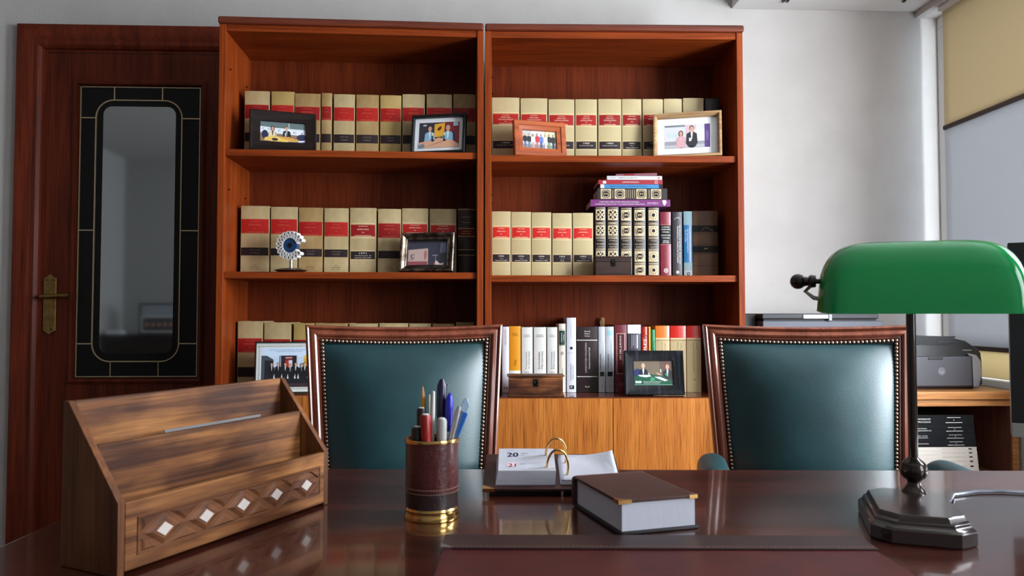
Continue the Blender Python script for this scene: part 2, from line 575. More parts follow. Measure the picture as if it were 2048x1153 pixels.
for py in (236, 461, 688):
    _, z = dpt(175, py)
    fl.box(GX0 + .004, bx0 + .002, .0086, .0125, z - .0022, z + .0022).box(bx1 - .002, GX1 - .004, .0086, .0125, z - .0022, z + .0022)
fl.build('brass_came', CAME, door, smooth=False)
# lever handle on its long plate
hx0, hz1 = dpt(92, 550); hx1, hz0 = dpt(115, 668); hx = (hx0 + hx1) / 2
hp = [(hx0, hz0 + .012), (hx - .010, hz0 + .004), (hx, hz0 - .004), (hx + .010, hz0 + .004), (hx1, hz0 + .012), (hx1, hz1 - .014), (hx + .010, hz1 - .006), (hx, hz1 + .004), (hx - .010, hz1 - .006), (hx0, hz1 - .014)]
pl = MB().prism(hp, -.004, .004, 'y').build('handle_plate', BRASS, door, bevel=0.0015)
MB().ball((hx - .012, -.004, hz1 - .022), .0035).ball((hx + .012, -.004, hz1 - .022), .0035).ball((hx + .008, -.004, hz0 + .018), .0035).build('screw', BRONZE, pl)
zl = dpt(110, 594)[1]
MB().tube([(hx - .008, .0, zl), (hx - .008, -.045, zl)], .010, 14).tube([(hx - .012, -.048, zl - .001), (hx + .03, -.050, zl), (hx + .065, -.05, zl + .002), (hx + .098, -.046, zl + .003)], [.009, .0095, .0085, .0115], 14).build('handle', BRASS, door)
sx = dpt(78, 590)[0]; sz = dpt(78, 590)[1]
MB().box(sx - .004, sx + .004, -.003, .003, sz + .004, sz + .036).box(sx - .004, sx + .004, -.003, .003, sz - .034, sz - .002).build('strike_plate', mat('latch_glint_white', S(250, 250, 250), 0.45, 0.0, coat=1), door)  # plain white colour stands in for light glinting at the latch

# ---- fabric blind at the far end of the window: three cloth drops between dark battens
XB = 1.9155
zb1 = (at_x(1903, 252, XB).z + at_x(2046, 192, XB).z) / 2; zb2 = at_x(1982, 699, XB).z
by1 = 3.0; by0 = 1.95
bl = thing('fabric_blind', 'pale fabric window blind with dark brown battens, hanging beside the printer', 'blind', (XB, (by0 + by1) / 2, 0))
hy = (by1 - by0) / 2
CLOTH_A = mat('beige_cloth', S(202, 186, 158), 0.9, trans=0.62, bump=0.2, bscale=300)
CLOTH_B = mat('pale_cloth', S(196, 194, 194), 0.9, trans=0.62, bump=0.2, bscale=300)
CLOTH_C = mat('cream_cloth', S(226, 210, 176), 0.9, trans=0.62, bump=0.2, bscale=300)
BATTEN = mat('batten_brown', S(62, 42, 34), 0.5)


def drop(z0, z1, m):
    def f(u, v):
        return (0.004 * sin(v * pi) + .0015 * sin(u * 9 + v * 5), -hy + 2 * hy * u, z0 + (z1 - z0) * v)
    return MB().grid(f, 24, 16).build('cloth_drop', m, bl, solid=0.0012)


drop(zb1 + .008, 2.300, CLOTH_A)['label'] = 'beige top drop of the blind'
drop(zb2 + .008, zb1 - .008, CLOTH_B)['label'] = 'pale grey middle drop of the blind'
drop(.803, zb2 - .008, CLOTH_C)['label'] = 'cream bottom drop of the blind'
for z in (zb1, zb2): MB().box(-.007, .007, -hy - .002, hy, z - .0085, z + .0085).build('batten', BATTEN, bl, bevel=0.002)
MB().box(-.018, .018, -hy, hy, 2.2995, 2.3165).build('head_rail', WHITEPAINT, bl)

# ---- what the door glass mirrors: a sideboard on the rear wall with a framed picture
YM = YW + .0115                                            # mirror plane


def mirrored(px, py, y):
    """the point of the room that the door mirror shows at this pixel, at depth y"""
    q = at_y(px, py, 2 * YM - y); return Vector((q.x, y, q.z))


p = mirrored(275, 669, -1.05); sbx = p.x; sbz = mirrored(300, 669, -1.0).z
sbd = thing('sideboard', 'dark wooden sideboard seen only as reflection in the door mirror', 'sideboard', (-2.95, YR + .27, 0))
DARKWOOD = wood('dark_walnut', S(26, 15, 12), S(44, 26, 20), 'x', rough=0.35, coat=0.2)
MB().box(-.6, .85, -.23, .22, .08, sbz - .03).build('carcass', DARKWOOD, sbd, bevel=0.003)
MB().box(-.62, .87, -.24, .25, sbz - .03, sbz).build('sideboard_top', DARKWOOD, sbd, bevel=0.004)
for k in range(3): 
    d_ = MB().box(-.585 + .48 * k, -.115 + .48 * k, .22, .24, .10, sbz - .05).build('sideboard_door', DARKWOOD, sbd, bevel=0.003)
    MB().ball((-.15 + .48 * k, .25, .5), .012).build('knob', BRASS, d_)
for sx_ in (-.55, .80):
    for sy_ in (-.18, .17): MB().box(sx_ - .025, sx_ + .025, sy_ - .025, sy_ + .025, 0, .08).build('sideboard_foot', DARKWOOD, sbd)

# ================================================================ BOOKCASES
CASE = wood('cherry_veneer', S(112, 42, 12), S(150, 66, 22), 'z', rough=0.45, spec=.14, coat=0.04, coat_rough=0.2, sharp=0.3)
CASE_X = wood('cherry_veneer_crosswise', S(112, 42, 12), S(150, 66, 22), 'x', rough=0.45, spec=.14, coat=0.04, coat_rough=0.2, sharp=0.3)
CASE_DOOR = wood('cherry_door_veneer_lit', S(176, 98, 36), S(208, 130, 56), 'z', rough=0.42, coat=0.1, coat_rough=0.25, sharp=0.4, streak=(0.34, 0.24, 0.15, 1), grain=1.5)  # doors: case wood with a more golden, lighter colour standing in for stronger light
CASE_TOP = wood('cherry_polished_board', S(84, 36, 22), S(112, 50, 28), 'x', rough=0.25, coat=0.6, coat_rough=0.08)
_j = at_y(968, 60, 2.72)
LEFT = Plane(_j.x - .0, 2.72, radians(1.65))
RIGHT = Plane(_j.x + .004, 2.722, radians(-1.3))
LEFT.lim = (-.923, -.0252); RIGHT.lim = (.0238, .9272)
CD, CH, PT = 0.33, 2.11, 0.023                             # depth, height, panel thickness


def bookcase(pl, x0, x1, s1, s2, s3, split, label, capl, capr):
    b = thing('bookcase', label, 'bookcase', pl.o, pl.a, 'matching bookcases')
    MB().box(x0, x0 + PT, 0, CD, 0, CH - .026).build('side_panel', CASE, b, bevel=0.0015)
    MB().box(x1 - PT, x1, 0, CD, 0, CH - .026).build('side_panel', CASE, b, bevel=0.0015)
    MB().box(x0 + PT, x1 - PT, CD - .008, CD, .05, CH - .0265).build('back_panel', wood('back_veneer_shade', S(84, 32, 13), S(112, 46, 19), 'z', rough=0.5, sharp=0.3, spec=.12), b, smooth=False)  # back panel colour darkened to stand in for shade inside the case
    MB().box(x0 + PT, x1 - PT, .004, CD - .008, CH - .05, CH - .026).build('top_panel', CASE_X, b, bevel=0.0015)
    MB().box(x0 - capl, x1 + capr, -.010, CD, CH - .026, CH).build('top_cap', wood('cherry_cap', S(88, 38, 24), S(112, 50, 30), 'x', rough=0.4, coat=0.25), b, bevel=0.007, seg=3)
    for z in (s1, s2): MB().box(x0 + PT, x1 - PT, .012, CD - .008, z - .024, z).build('shelf', CASE_X, b, bevel=0.0015)
    MB().box(x0 + PT, x1 - PT, .004, CD - .008, s3 - .018, s3).build('cabinet_board', CASE_TOP, b, bevel=0.0015)
    MB().box(x0 + PT, x1 - PT, .03, .05, 0, .07).build('plinth', CASE_X, b)
    MB().box(x0 + PT, x1 - PT, .05, CD - .008, .07, .09).build('cabinet_floor', CASE_X, b)
    for a, c, kx in ((x0 + PT + .001, split - .0012, split - .03), (split + .0012, x1 - PT - .001, split + .03)):
        d = MB().box(a, c, -.014, .004, .075, s3 - .003).build('cabinet_door', CASE_DOOR, b, bevel=0.001)
        MB().lathe([(.006, 0), (.005, .006), (.009, .014), (.010, .02), (.004, .024)], M=Matrix.Translation((kx, -.014, .42)) @ Matrix.Rotation(pi / 2, 4, 'X'), seg=16).build('knob', BRASS, d)
    for z in (s1 + .30, s2 + .30):
        for y in (.05, .26): MB().tube([(x0 + PT - .004, y, z), (x0 + PT + .005, y, z)], .003, 8).build('shelf_pin', BRONZE, b)
    return b


SL = (1.635, 1.195, .757); SR = (1.627, 1.1855, .742)
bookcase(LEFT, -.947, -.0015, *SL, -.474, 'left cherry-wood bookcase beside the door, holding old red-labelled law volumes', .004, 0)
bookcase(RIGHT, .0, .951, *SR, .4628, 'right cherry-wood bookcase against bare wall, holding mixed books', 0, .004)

# ================================================================ BOOKS
VEL = [mat('vellum_pale', S(190, 168, 126), 0.55, col2=S(166, 142, 98), scale=14, bump=0.12, bscale=60, stretch=(1, 1, .6)),
       mat('vellum_tan', S(174, 146, 98), 0.55, col2=S(150, 116, 70), scale=16, bump=0.15, bscale=60, stretch=(1, 1, .6)),
       mat('vellum_yellow', S(178, 150, 88), 0.55, col2=S(158, 130, 76), scale=12, bump=0.12, bscale=60, stretch=(1, 1, .6)),
       mat('vellum_new', S(188, 170, 128), 0.5, col2=S(180, 160, 116), scale=8, bump=0.05, bscale=90)]
PAGES = mat('page_edges', S(222, 214, 198), 0.8, col2=S(200, 190, 172), scale=60, stretch=(14, .4, .4))
PAGES_W = mat('white_page_edges', S(214, 215, 226), 0.8, col2=S(206, 207, 219), scale=60, stretch=(14, .4, .4))
LEATHER_R = S(150, 24, 20); LEATHER_K = S(40, 28, 30)


def book_shell(w, h, d, bulge, t=.0028):
    """spine profile seen from above, boards running back"""
    n = 8
    out = [(-w / 2, d)] + [(-w / 2 + w * i / n, -bulge * (1 - (2 * i / n - 1) ** 2)) for i in range(n + 1)] + [(w / 2, d)]
    inn = [(w / 2 - t, d), (w / 2 - t, t), (-w / 2 + t, t), (-w / 2 + t, d)]
    return out + inn


def spine_fn(w, bulge):
    return lambda u, v, k: (u, -bulge * max(0, 1 - (2 * u / w) ** 2) - .0003 - .00022 * k, v)


def make_book(pl, l, r, top, zs, cover, label, cat='book', group=None, inset=.15, depth=.165, bulge=.003, pages=None, name='book', lean=0.0, pym=None, gap=.0004, zlift=0.0006):
    pym = pym or top + 40
    x0, _ = pl.at(l, pym, inset); x1, _ = pl.at(r, pym, inset); _, zt = pl.at((l + r) / 2, top, inset)
    x0, x1 = max(x0, pl.lim[0]), min(x1, pl.lim[1])
    w, h = x1 - x0 - 2 * gap, zt - zs - zlift
    cx = (x0 + x1) / 2
    b = thing(name, label, cat, M=Matrix.Translation(pl.world(cx, inset + bulge, zs + zlift)) @ Matrix.Rotation(pl.a, 4, 'Z'), group=group)
    MB().prism(book_shell(w, h, depth, bulge), 0, h).build('cover', cover, b, bevel=0.0008, angle=50)
    MB().box(-w / 2 + .0032, w / 2 - .0032, .0034, depth - .004, .003, h - .0035).build('page_block', pages or PAGES, b, smooth=False)
    return b, w, h, spine_fn(w, bulge)


def law_book(pl, zs, l, r, top, vel, label, group, red, dark, year=None, lines=None, sub=None, foot=None, fresh=False, redc=None, inset=.15, depth=.165):
    """tall vellum volume: red title label and dark year label glued across the spine"""
    b, w, h, fn = make_book(pl, l, r, top, zs, VEL[vel], label, 'book', group, inset, depth)
    hid = max(0, (zs - EYE.z) * (inset - .012) / 2.73)           # foot of the spine, out of sight behind the shelf edge
    hv = h - hid
    redc = redc or random.choice([S(158, 22, 20), S(140, 20, 20), S(170, 28, 22)])
    m = .004 if fresh else .002
    z0, z1 = h - hv * red[1], h - hv * red[0]
    k = Ink().rect(-w / 2 + m, z0, w / 2 - m, z1, redc, 1, 8)
    gold = S(226, 190, 140) if fresh else S(196, 70, 48)
    for z in (z0 + .0012, z1 - .0012): k.rect(-w / 2 + m, z - .0008, w / 2 - m, z + .0008, gold, 2, 8)
    if fresh:
        for z in (z0 - .003, z1 + .003): k.rect(-w / 2 + m, z - .0012, w / 2 - m, z + .0012, S(222, 198, 150), 1, 8)
    ink = S(238, 206, 176) if fresh else S(200, 92, 66)
    lines = lines or [('ARANZADI', .36, .055), ('REPERTORIO', .44, .085), ('DE', .08, .07), ('JURISPRUDENCIA', .66, .085)]
    n = len(lines); zz = z1 - (z1 - z0) * .16
    step = (z1 - z0) * .74 / max(n - 1, 1)
    for t, fw, fh in lines:
        k.text(t, 0, zz, (z1 - z0) * (fh + .02), ink, 2, w=w * fw); zz -= step
    k.build('title_label', INK, b, fn)
    d0, d1 = h - hv * dark[1], h - hv * dark[0]
    k = Ink().rect(-w / 2 + m, d0, w / 2 - m, d1, LEATHER_K, 1, 8)
    if fresh:
        for z in (d0 - .0026, d1 + .0026): k.rect(-w / 2 + m, z - .0010, w / 2 - m, z + .0010, S(222, 198, 150), 1, 8)
    yc = S(236, 228, 214) if fresh else S(130, 112, 104)
    if year:
        dh = d1 - d0
        if fresh:
            k.text(year, 0, d1 - dh * .24, dh * .20, yc, 2, w=w * .28)
            for i, t in enumerate(sub or []): k.text(t, 0, d1 - dh * (.55 + .26 * i), dh * (.10 if i == 0 else .12), yc, 2, w=w * (.18 if len(t) < 9 else .62))
        else:
            k.text((sub or ['TOMO'])[0], 0, d1 - dh * .30, dh * .15, yc, 2, w=w * .38)
            k.text(year, 0, d1 - dh * .66, dh * .2, yc, 2, w=w * .30)
    k.build('year_label', INK, b, fn)
    if foot:
        k = Ink()
        for i, t in enumerate(foot): k.text(t, 0, hid + hv * .10 - i * h * .028, h * .012, S(52, 42, 36), 1, w=w * (.12 if i == 0 else .36))
        k.build('foot_lettering', INK, b, fn)
    return b


G1 = 'old law volumes on the top shelf of the left bookcase'
RL, DL = (.235, .475), (.715, .865)
TL = [(488.5, 538.5, 182, 0, None, None), (542, 588, 183, 2, None, None), (589, 640.5, 187, 1, None, None), (642.5, 663.5, 186, 1, None, None), (667, 709.5, 188.5, 0, '1964', ['XXXI']),
      (712, 757.5, 189.5, 1, '1965', ['XXXII']), (760, 802.5, 190.5, 2, '1967', ['XXXIV']), (804.5, 849.5, 188.5, 0, None, None), (853, 904, 188.5, 0, None, None), (906.5, 951.5, 188.5, 1, None, None)]
LB = ['pale volume at left end of left bookcase top shelf, partly behind dark brown frame',
      'yellowed volume, second from left on left bookcase top shelf, above the dark frame',
      'tan volume with peeling red label corner, beside dark brown frame on left top shelf',
      'narrowest tan volume on the left bookcase top shelf, fourth from left',
      'pale volume dated 1964 with bright red label, left bookcase top shelf',
      'tan volume dated 1965 with bright red label, left bookcase top shelf',
      'vellum volume dated 1967, just left of the black frame on left top shelf',
      'dull volume half behind left edge of the black frame, left bookcase top shelf',
      'wide dull volume rising behind the middle of the black frame, left top shelf',
      'shaded brownish volume at right end of the left bookcase top shelf']
for (l, r, t, v, y, s), lb in zip(TL, LB): law_book(LEFT, SL[0], l, r, t, v, lb, G1, RL, DL, y, sub=s)

G2 = 'newer law volumes on the top shelf of the right bookcase'
RR, DR = (.275, .475), (.755, .885)
LEG = [('ARANZADI', .27, .05), ('REPERTORIO', .34, .085), ('CRONOLÓGICO', .54, .10), ('DE', .07, .05), ('LEGISLACIÓN', .48, .10)]
TR = [(982.5, 1039, 195, '1983', ['Marginales 1-890'], LEG), (1041, 1095, 196.5, '1983', ['Marginales 891-1790'], LEG), (1097, 1149, 198.5, '1983', ['Marginales 1791-2690'], LEG), (1150.5, 1194.5, 198.5, '1983', ['Marginales 2691-2980'], LEG),
      (1196.5, 1243, 198, '1983', ['Disposiciones 2.981'], LEG), (1244, 1283.5, 198, '1991', ['Vol. V', 'Marginales 6800-7400'], None), (1285.5, 1326.5, 198, '1991', ['Vol. VI', 'Marginales 7401-8100'], None),
      (1328, 1364.5, 197.5, '1991', ['Vol. VII', 'Marginales 8101-8900'], None), (1366.5, 1408, 196, '1991', ['Vol. VIII', 'Marginales 8901-9500'], None)]
LB = ['cream volume at left end of the right bookcase top shelf, dated 1983', 'cream volume behind left half of the orange wooden frame, right top shelf',
      'cream volume with brightest red label, rising behind right half of orange wooden frame', 'cream volume dated 1983 standing just right of the orange wooden frame',
      'cream volume dated 1983, second clear of the orange frame on right top shelf', 'cream volume dated 1991 midway along the right bookcase top shelf',
      'cream volume whose label is cut by left edge of the pale wood frame', 'shaded cream volume behind pale wood frame, next to its left corner',
      'shaded cream volume behind middle of pale wood frame, last of the cream row']
for (l, r, t, y, s, ln), lb in zip(TR, LB): law_book(RIGHT, SR[0], l, r, t, 3, lb, G2, RR, DR, y, ln, s, fresh=True)
KCOV = mat('black_cloth', S(26, 25, 27), 0.5, bump=0.1, bscale=200)
b, w, h, fn = make_book(RIGHT, 1411, 1440, 197, SR[0], KCOV, 'dark volume with red spine band in the far right corner of the top shelf')
Ink().rect(-w / 2, h * .70, w / 2, h * .82, S(150, 34, 34), 1, 8).build('spine_band', INK, b, fn)

G3 = 'old law volumes on the middle shelf of the left bookcase'
FT = ['XXIX', 'LEGISLACIÓN', 'Enero a Junio']
ML = [(481, 538.5, 412, 0, '1962', (.20, .42), (.635, .755), True), (541, 595, 414, 0, None, (.19, .42), (.64, .75), False), (597, 645.5, 415.5, 1, '1964', (.22, .44), (.645, .765), True), (648, 697, 416.5, 0, '1970', (.22, .445), (.65, .77), True),
      (699.5, 752.5, 416, 0, '1971', (.255, .455), (.68, .80), False), (755.5, 802, 418, 0, None, (.23, .46), (.665, .785), True), (803.5, 856.5, 417, 0, None, (.24, .40), (.67, .79), False), (859, 913, 418, 0, None, (.25, .41), (.67, .79), False)]
LB = ['pale worn volume at the left end of the left bookcase middle shelf', 'scratched pale volume behind the white ribbon trophy, left bookcase middle shelf',
      'honey-coloured volume just right of the white ribbon trophy', 'pale volume fourth from left on left middle shelf, black lettering at its foot',
      'volume dated 1971 with gold-ruled labels at centre of the left middle shelf', 'volume with plain red label, left neighbour of the ornate silver frame',
      'volume rising behind left half of the ornate silver frame', 'volume rising behind right half of the ornate silver frame']
for (l, r, t, v, y, rd, dk, ft), lb in zip(ML, LB):
    fr = rd[0] > .235
    law_book(LEFT, SL[1], l, r, t, v, lb, G3, rd, dk, y, sub=(['Volumen II', 'Sentencias 1.200 a 2.500'] if fr else ['XXXI']), foot=FT if ft else None, fresh=fr)
BRLEA = mat('brown_leather', S(58, 34, 26), 0.4, col2=S(46, 26, 20), scale=30, bump=0.2, bscale=120)
b, w, h, fn = make_book(LEFT, 915.5, 950.5, 416, SL[1], BRLEA, 'dark brown leather volume with raised gilt bands at right end of left middle shelf', bulge=.006)
k = Ink().rect(-w / 2, h * .57, w / 2, h * .67, S(110, 22, 24), 1, 8).rect(-w / 2, h * .30, w / 2, h * .36, S(18, 18, 18), 1, 8)
for z in (.975, .69, .57, .37, .29): k.rect(-w / 2, h * z - .0012, w / 2, h * z + .0012, GOLD_INK, 2, 8)
for z, t in ((.86, 'CÓDIGO'), (.78, 'LEYES CIVILES'), (.645, 'TOMO'), (.61, 'ESPAÑA')): k.text(t, 0, h * z, h * .016, GOLD_INK, 2, w=w * .5)
k.build('gilt_lettering', INK, b, fn)
MB().tube([(-w / 2, -.002, h * .33), (0, -.0075, h * .33), (w / 2, -.002, h * .33)], .002, 8).build('raised_band', BRLEA, b)

G4 = 'old law volumes on the bottom shelf of the left bookcase'
BLs = [(474.5, 525, 643, 0), (527.5, 581.5, 645.5, 0), (586.5, 628, 647, 2), (630, 695, 647, 1), (698, 755.5, 647.5, 0), (758, 816, 647, 0), (818, 862, 647.5, 0), (865, 909, 648, 1), (911.5, 948, 645, 1)]
LB = ['grey-white volume at left end of the lowest left shelf, over the letter organizer', 'creased pale volume above the framed group certificate on lowest left shelf',
      'yellow volume half hidden by the left green chair, lowest left shelf']
LC = ['cream volume peeking over the left corner of the left chair top rail', 'cream volume peeking over the left chair top rail, second from that corner', 'cream volume peeking over the middle of the left chair top rail',
      'cream volume peeking over the left chair top rail, right of middle', 'brownish volume peeking over the left chair top rail near its right corner', 'brown-topped volume at right end of the lowest left shelf, behind chair corner']
for i, ((l, r, t, v), lb) in enumerate(zip(BLs, LB + LC)): law_book(LEFT, SL[2], l, r, t, v, lb, G4, (.245, .45), (.66, .80), redc=S(150, 24, 20))

G5 = 'newest law volumes on the middle shelf of the right bookcase'
MR = [(980.5, 1021.5, 423, '1994', ['Vol. III', 'Marginales 5274-8000']), (1022.2, 1062.2, 424, '1994', ['Vol. II', 'Marginales 2776-5273']), (1063, 1102.8, 425, '1994', ['Vol. I', 'Marginales 1-2775']),
      (1104.5, 1144, 426.5, '1993', ['Vol. VI', 'ÍNDICES']), (1145.5, 1186.7, 426, '1993', ['Vol. V', 'Marginales 8001-9973'])]
LB = ['clean cream volume dated 1994 at the left end of the right middle shelf', 'clean cream volume dated 1994, second from left on the right middle shelf', 'clean cream volume dated 1994 at centre of its row of five, right middle shelf',
      'clean cream volume dated 1993, fourth from left on the right middle shelf', 'clean cream volume dated 1993 beside the black and gold spines']
for (l, r, t, y, s), lb in zip(MR, LB): law_book(RIGHT, SR[1], l, r, t, 3, lb, G5, (.24, .42), (.675, .79), y, None, s, fresh=True, redc=S(196, 32, 24))

# ---- black and gold tooled spines
TOOL = S(206, 184, 146); TOOLD = S(34, 24, 26)
NAVY = mat('dark_tooled_cover', S(34, 25, 28), 0.42, bump=0.1, bscale=150)
NAVYB = mat('blue_board', S(40, 62, 104), 0.45)


def tool_panel(k, x0, z0, x1, z1, kind):
    cx, cz = (x0 + x1) / 2, (z0 + z1) / 2; a, b = (x1 - x0) / 2, (z1 - z0) / 2
    k.rect(x0, z0, x1, z1, TOOL, 1, 6)
    oc = lambda f, c, l: k.poly([(cx + sx * a * f * p, cz + sy * b * f * q) for sx, sy, p, q in ((1, 1, 1, .6), (1, 1, .6, 1), (-1, 1, .6, 1), (-1, 1, 1, .6), (-1, -1, 1, .6), (-1, -1, .6, 1), (1, -1, .6, 1), (1, -1, 1, .6))], c, l)
    if kind == 'm':
        oc(.80, TOOLD, 2); oc(.66, TOOL, 3); oc(.54, TOOLD, 4)
        k.text('M', cx, cz, b * .42, TOOL, 5, w=a * .62, bold=True)
    elif kind == 'x':
        for q in range(4):
            t = pi / 4 + q * pi / 2
            ux, uz = cos(t), sin(t)
            k.poly([(cx + a * (ux * .12), cz + b * (uz * .12)), (cx + a * (ux * .75 - uz * .28), cz + b * (uz * .75 + ux * .28)), (cx + a * ux * .95, cz + b * uz * .95), (cx + a * (ux * .75 + uz * .28), cz + b * (uz * .75 - ux * .28))], TOOLD, 2)
            t = q * pi / 2; ux, uz = cos(t), sin(t)
            k.oval(cx + a * ux * .72, cz + b * uz * .72, a * .16, b * .16, TOOLD, 2, 8)
        k.oval(cx, cz, a * .16, b * .16, TOOLD, 3, 8)
    else:
        k.oval(cx, cz, a * .36, b * .36, TOOLD, 2, 12); k.oval(cx, cz, a * .2, b * .2, S(20, 16, 18), 3, 8)
        for q in range(12):
            t = q * pi / 6
            k.oval(cx + a * .72 * cos(t), cz + b * .72 * sin(t), a * .10, b * .10, TOOLD, 2, 6)


def tooled(l, r, top, kind, label, titles, panels):
    b, w, h, fn = make_book(RIGHT, l, r, top, SR[1], NAVY, label, 'book', 'black and gold tooled volumes on the right middle shelf', inset=.15, bulge=.004)
    k = Ink(); m = w * .10
    for z0, z1 in panels: tool_panel(k, -w / 2 + m, h * z0, w / 2 - m, h * z1, kind)
    for z in (.985, .775, .755, .57, .55, .40, .385, .20, .185, .015): k.rect(-w / 2 + m, h * z - .0009, w / 2 - m, h * z + .0009, TOOL, 1, 6)
    for i, (t, fw, z) in enumerate(titles): k.text(t, 0, h * z, h * .018, TOOL, 2, w=w * fw)
    k.build('gold_tooling', INK, b, fn)
    return b


PN = [(.81, .965), (.59, .735), (.22, .37), (.03, .17)]
PN3 = PN
T1 = [('OBRAS', .5, .765), ('TOMO I', .6, .52), ('NOVELAS', .7, .47), ('CUENTOS', .6, .43)]
tooled(1189.5, 1212, 414, 'x', 'tooled black volume with gold crosses, right next to the cream volumes', T1, PN)
tooled(1213.5, 1238, 414, 'x', 'tooled black volume with gold crosses, second of the gilt row above the box', T1, PN)
tooled(1240, 1264.5, 415, 'm', 'tooled black volume with letter M medallions, above right end of the small dark box', T1, PN)
tooled(1266.5, 1292, 415, 'm', 'tooled black volume with letter M medallions, standing clear right of the small dark box', T1, PN)
tooled(1295, 1319, 415, 's', 'tooled black volume with gold starbursts, left neighbour of the maroon book', T1, PN)

MAROON = mat('maroon_cover', S(124, 32, 48), 0.4, coat=0.2)
b, w, h, fn = make_book(RIGHT, 1320.5, 1342.5, 424, SR[1], MAROON, 'maroon book with black title block next to the tooled volumes', inset=.15)
k = Ink().rect(-w / 2, h * .50, w / 2, h * .80, S(22, 16, 20), 1, 8)
for z in (.80, .50): k.rect(-w / 2, h * z - .001, w / 2, h * z + .001, S(190, 120, 110), 2, 8)
for z, t, f in ((.765, 'EL PROCESO', .7), (.73, 'DE EJECUCIÓN', .8), (.69, 'FORZOSA', .6), (.64, 'PROBLEMAS ACTUALES', .85), (.60, 'Y SOLUCIONES', .7), (.555, 'DIRECTOR', .5), (.53, 'AUTORES', .6)): k.text(t, 0, h * z, h * .018, WHITE, 2, w=w * f)
k.oval(0, h * .10, w * .2, w * .2, WHITE, 1).oval(0, h * .10, w * .14, w * .14, S(124, 32, 48), 2).oval(0, h * .10, w * .07, w * .07, WHITE, 3)
k.build('spine_print', INK, b, fn)
GRAPH = mat('charcoal_cover', S(52, 46, 50), 0.45)
b, w, h, fn = make_book(RIGHT, 1344.8, 1364.8, 424, SR[1], GRAPH, 'slim charcoal book with white vertical title between maroon and blue books', inset=.15)
k = Ink().text('JOSÉ', 0, h * .91, h * .014, WHITE, 1, w=w * .4).rect(-w * .3, h * .885, w * .3, h * .89, WHITE, 1).text('DERECHO DE FAMILIA Y SUCESIONES', w * .02, h * .50, h * .018, WHITE, 1, w=h * .56, rot=pi / 2).text('GUÍA PRÁCTICA', w * .24, h * .50, h * .014, WHITE, 1, w=h * .6, rot=pi / 2)
k.oval(0, h * .075, w * .17, w * .17, S(190, 185, 180), 1); k.build('spine_print', INK, b, fn)
TEAL = mat('blue_cover', S(40, 110, 160), 0.4, coat=0.2)
b, w, h, fn = make_book(RIGHT, 1367.5, 1384.8, 423, SR[1], TEAL, 'thin blue and grey-topped book next to the old brown volume', inset=.15)
k = Ink().rect(-w / 2, h * .79, w / 2, h, S(140, 168, 176), 1, 8).rect(-w / 2, 0, w / 2, h * .22, S(140, 160, 166), 1, 8).rect(-w / 2, 0, w / 2, h * .10, S(178, 178, 178), 2, 8).oval(0, h * .05, w * .2, w * .2, S(60, 56, 60), 3)
k.text('PROCEDIMIENTOS ANTE LOS TRIBUNALES', w * .22, h * .50, h * .018, WHITE, 1, w=h * .5, rot=-pi / 2).text('LEY DE ENJUICIAMIENTO', -w * .05, h * .55, h * .018, WHITE, 1, w=h * .36, rot=-pi / 2).text('CIVIL', -w * .28, h * .62, h * .018, WHITE, 1, w=h * .2, rot=-pi / 2)
k.build('spine_print', INK, b, fn)
OLDBR = mat('old_brown_calf', S(112, 78, 52), 0.5, col2=S(92, 62, 42), scale=18, bump=0.15, bscale=70)
b, w, h, fn = make_book(RIGHT, 1386, 1437, 422, SR[1], OLDBR, 'thick old brown calf volume with torn black labels at right end of middle shelf', bulge=.007, inset=.15, depth=.155)
k = Ink().rect(-w / 2, h * .68, w / 2, h * .78, S(24, 22, 24), 1, 10).rect(-w / 2, h * .37, w / 2, h * .47, S(24, 22, 24), 1, 10)
k.poly([(-w * .22, h * .68), (-w * .14, h * .715), (-w * .08, h * .75), (w * .08, h * .755), (w * .12, h * .73), (w * .3, h * .715), (w * .3, h * .68)], S(112, 78, 52), 2)
for z in (.66, .49, .35, .17): k.rect(-w / 2, h * z - .001, w / 2, h * z + .001, S(70, 46, 32), 1, 10)
k.text('1889', 0, h * .43, h * .02, GOLD_INK, 2, w=w * .14); k.build('spine_labels', INK, b, fn)

# ---- pile lying on top of the tooled volumes
ZT = max(RIGHT.at(q, 414, .15)[1] for q in (1201, 1225))


def flat_book(l, r, y0, y1, zb, cover, label, depth=.16, inset=.145, rz=0.0, pym=400, pages=None, t=.0022, group='books lying on top of the tooled volumes'):
    x0, _ = RIGHT.at(l, pym, inset); x1, _ = RIGHT.at(r, pym, inset)
    zt = zb + (RIGHT.at(1260, y0, inset)[1] - RIGHT.at(1260, y1, inset)[1])
    L, H = x1 - x0, zt - zb - .0006
    b = thing('book', label, 'book', M=Matrix.Translation(RIGHT.world((x0 + x1) / 2, inset, zb + .0004)) @ Matrix.Rotation(RIGHT.a + rz, 4, 'Z'), group=group)
    MB().box(-L / 2, L / 2, 0, t, 0, H).box(-L / 2, L / 2, t, depth, 0, t).box(-L / 2, L / 2, t, depth, H - t, H).build('cover', cover, b, bevel=0.0006)
    MB().box(-L / 2 + .003, L / 2 - .003, t + .0003, depth - .003, t, H - t).build('page_block', pages or PAGES_W, b, smooth=False)
    fn = lambda u, v, k: (u, -.0002 - .0002 * k, v)
    return b, L, H, fn, zt


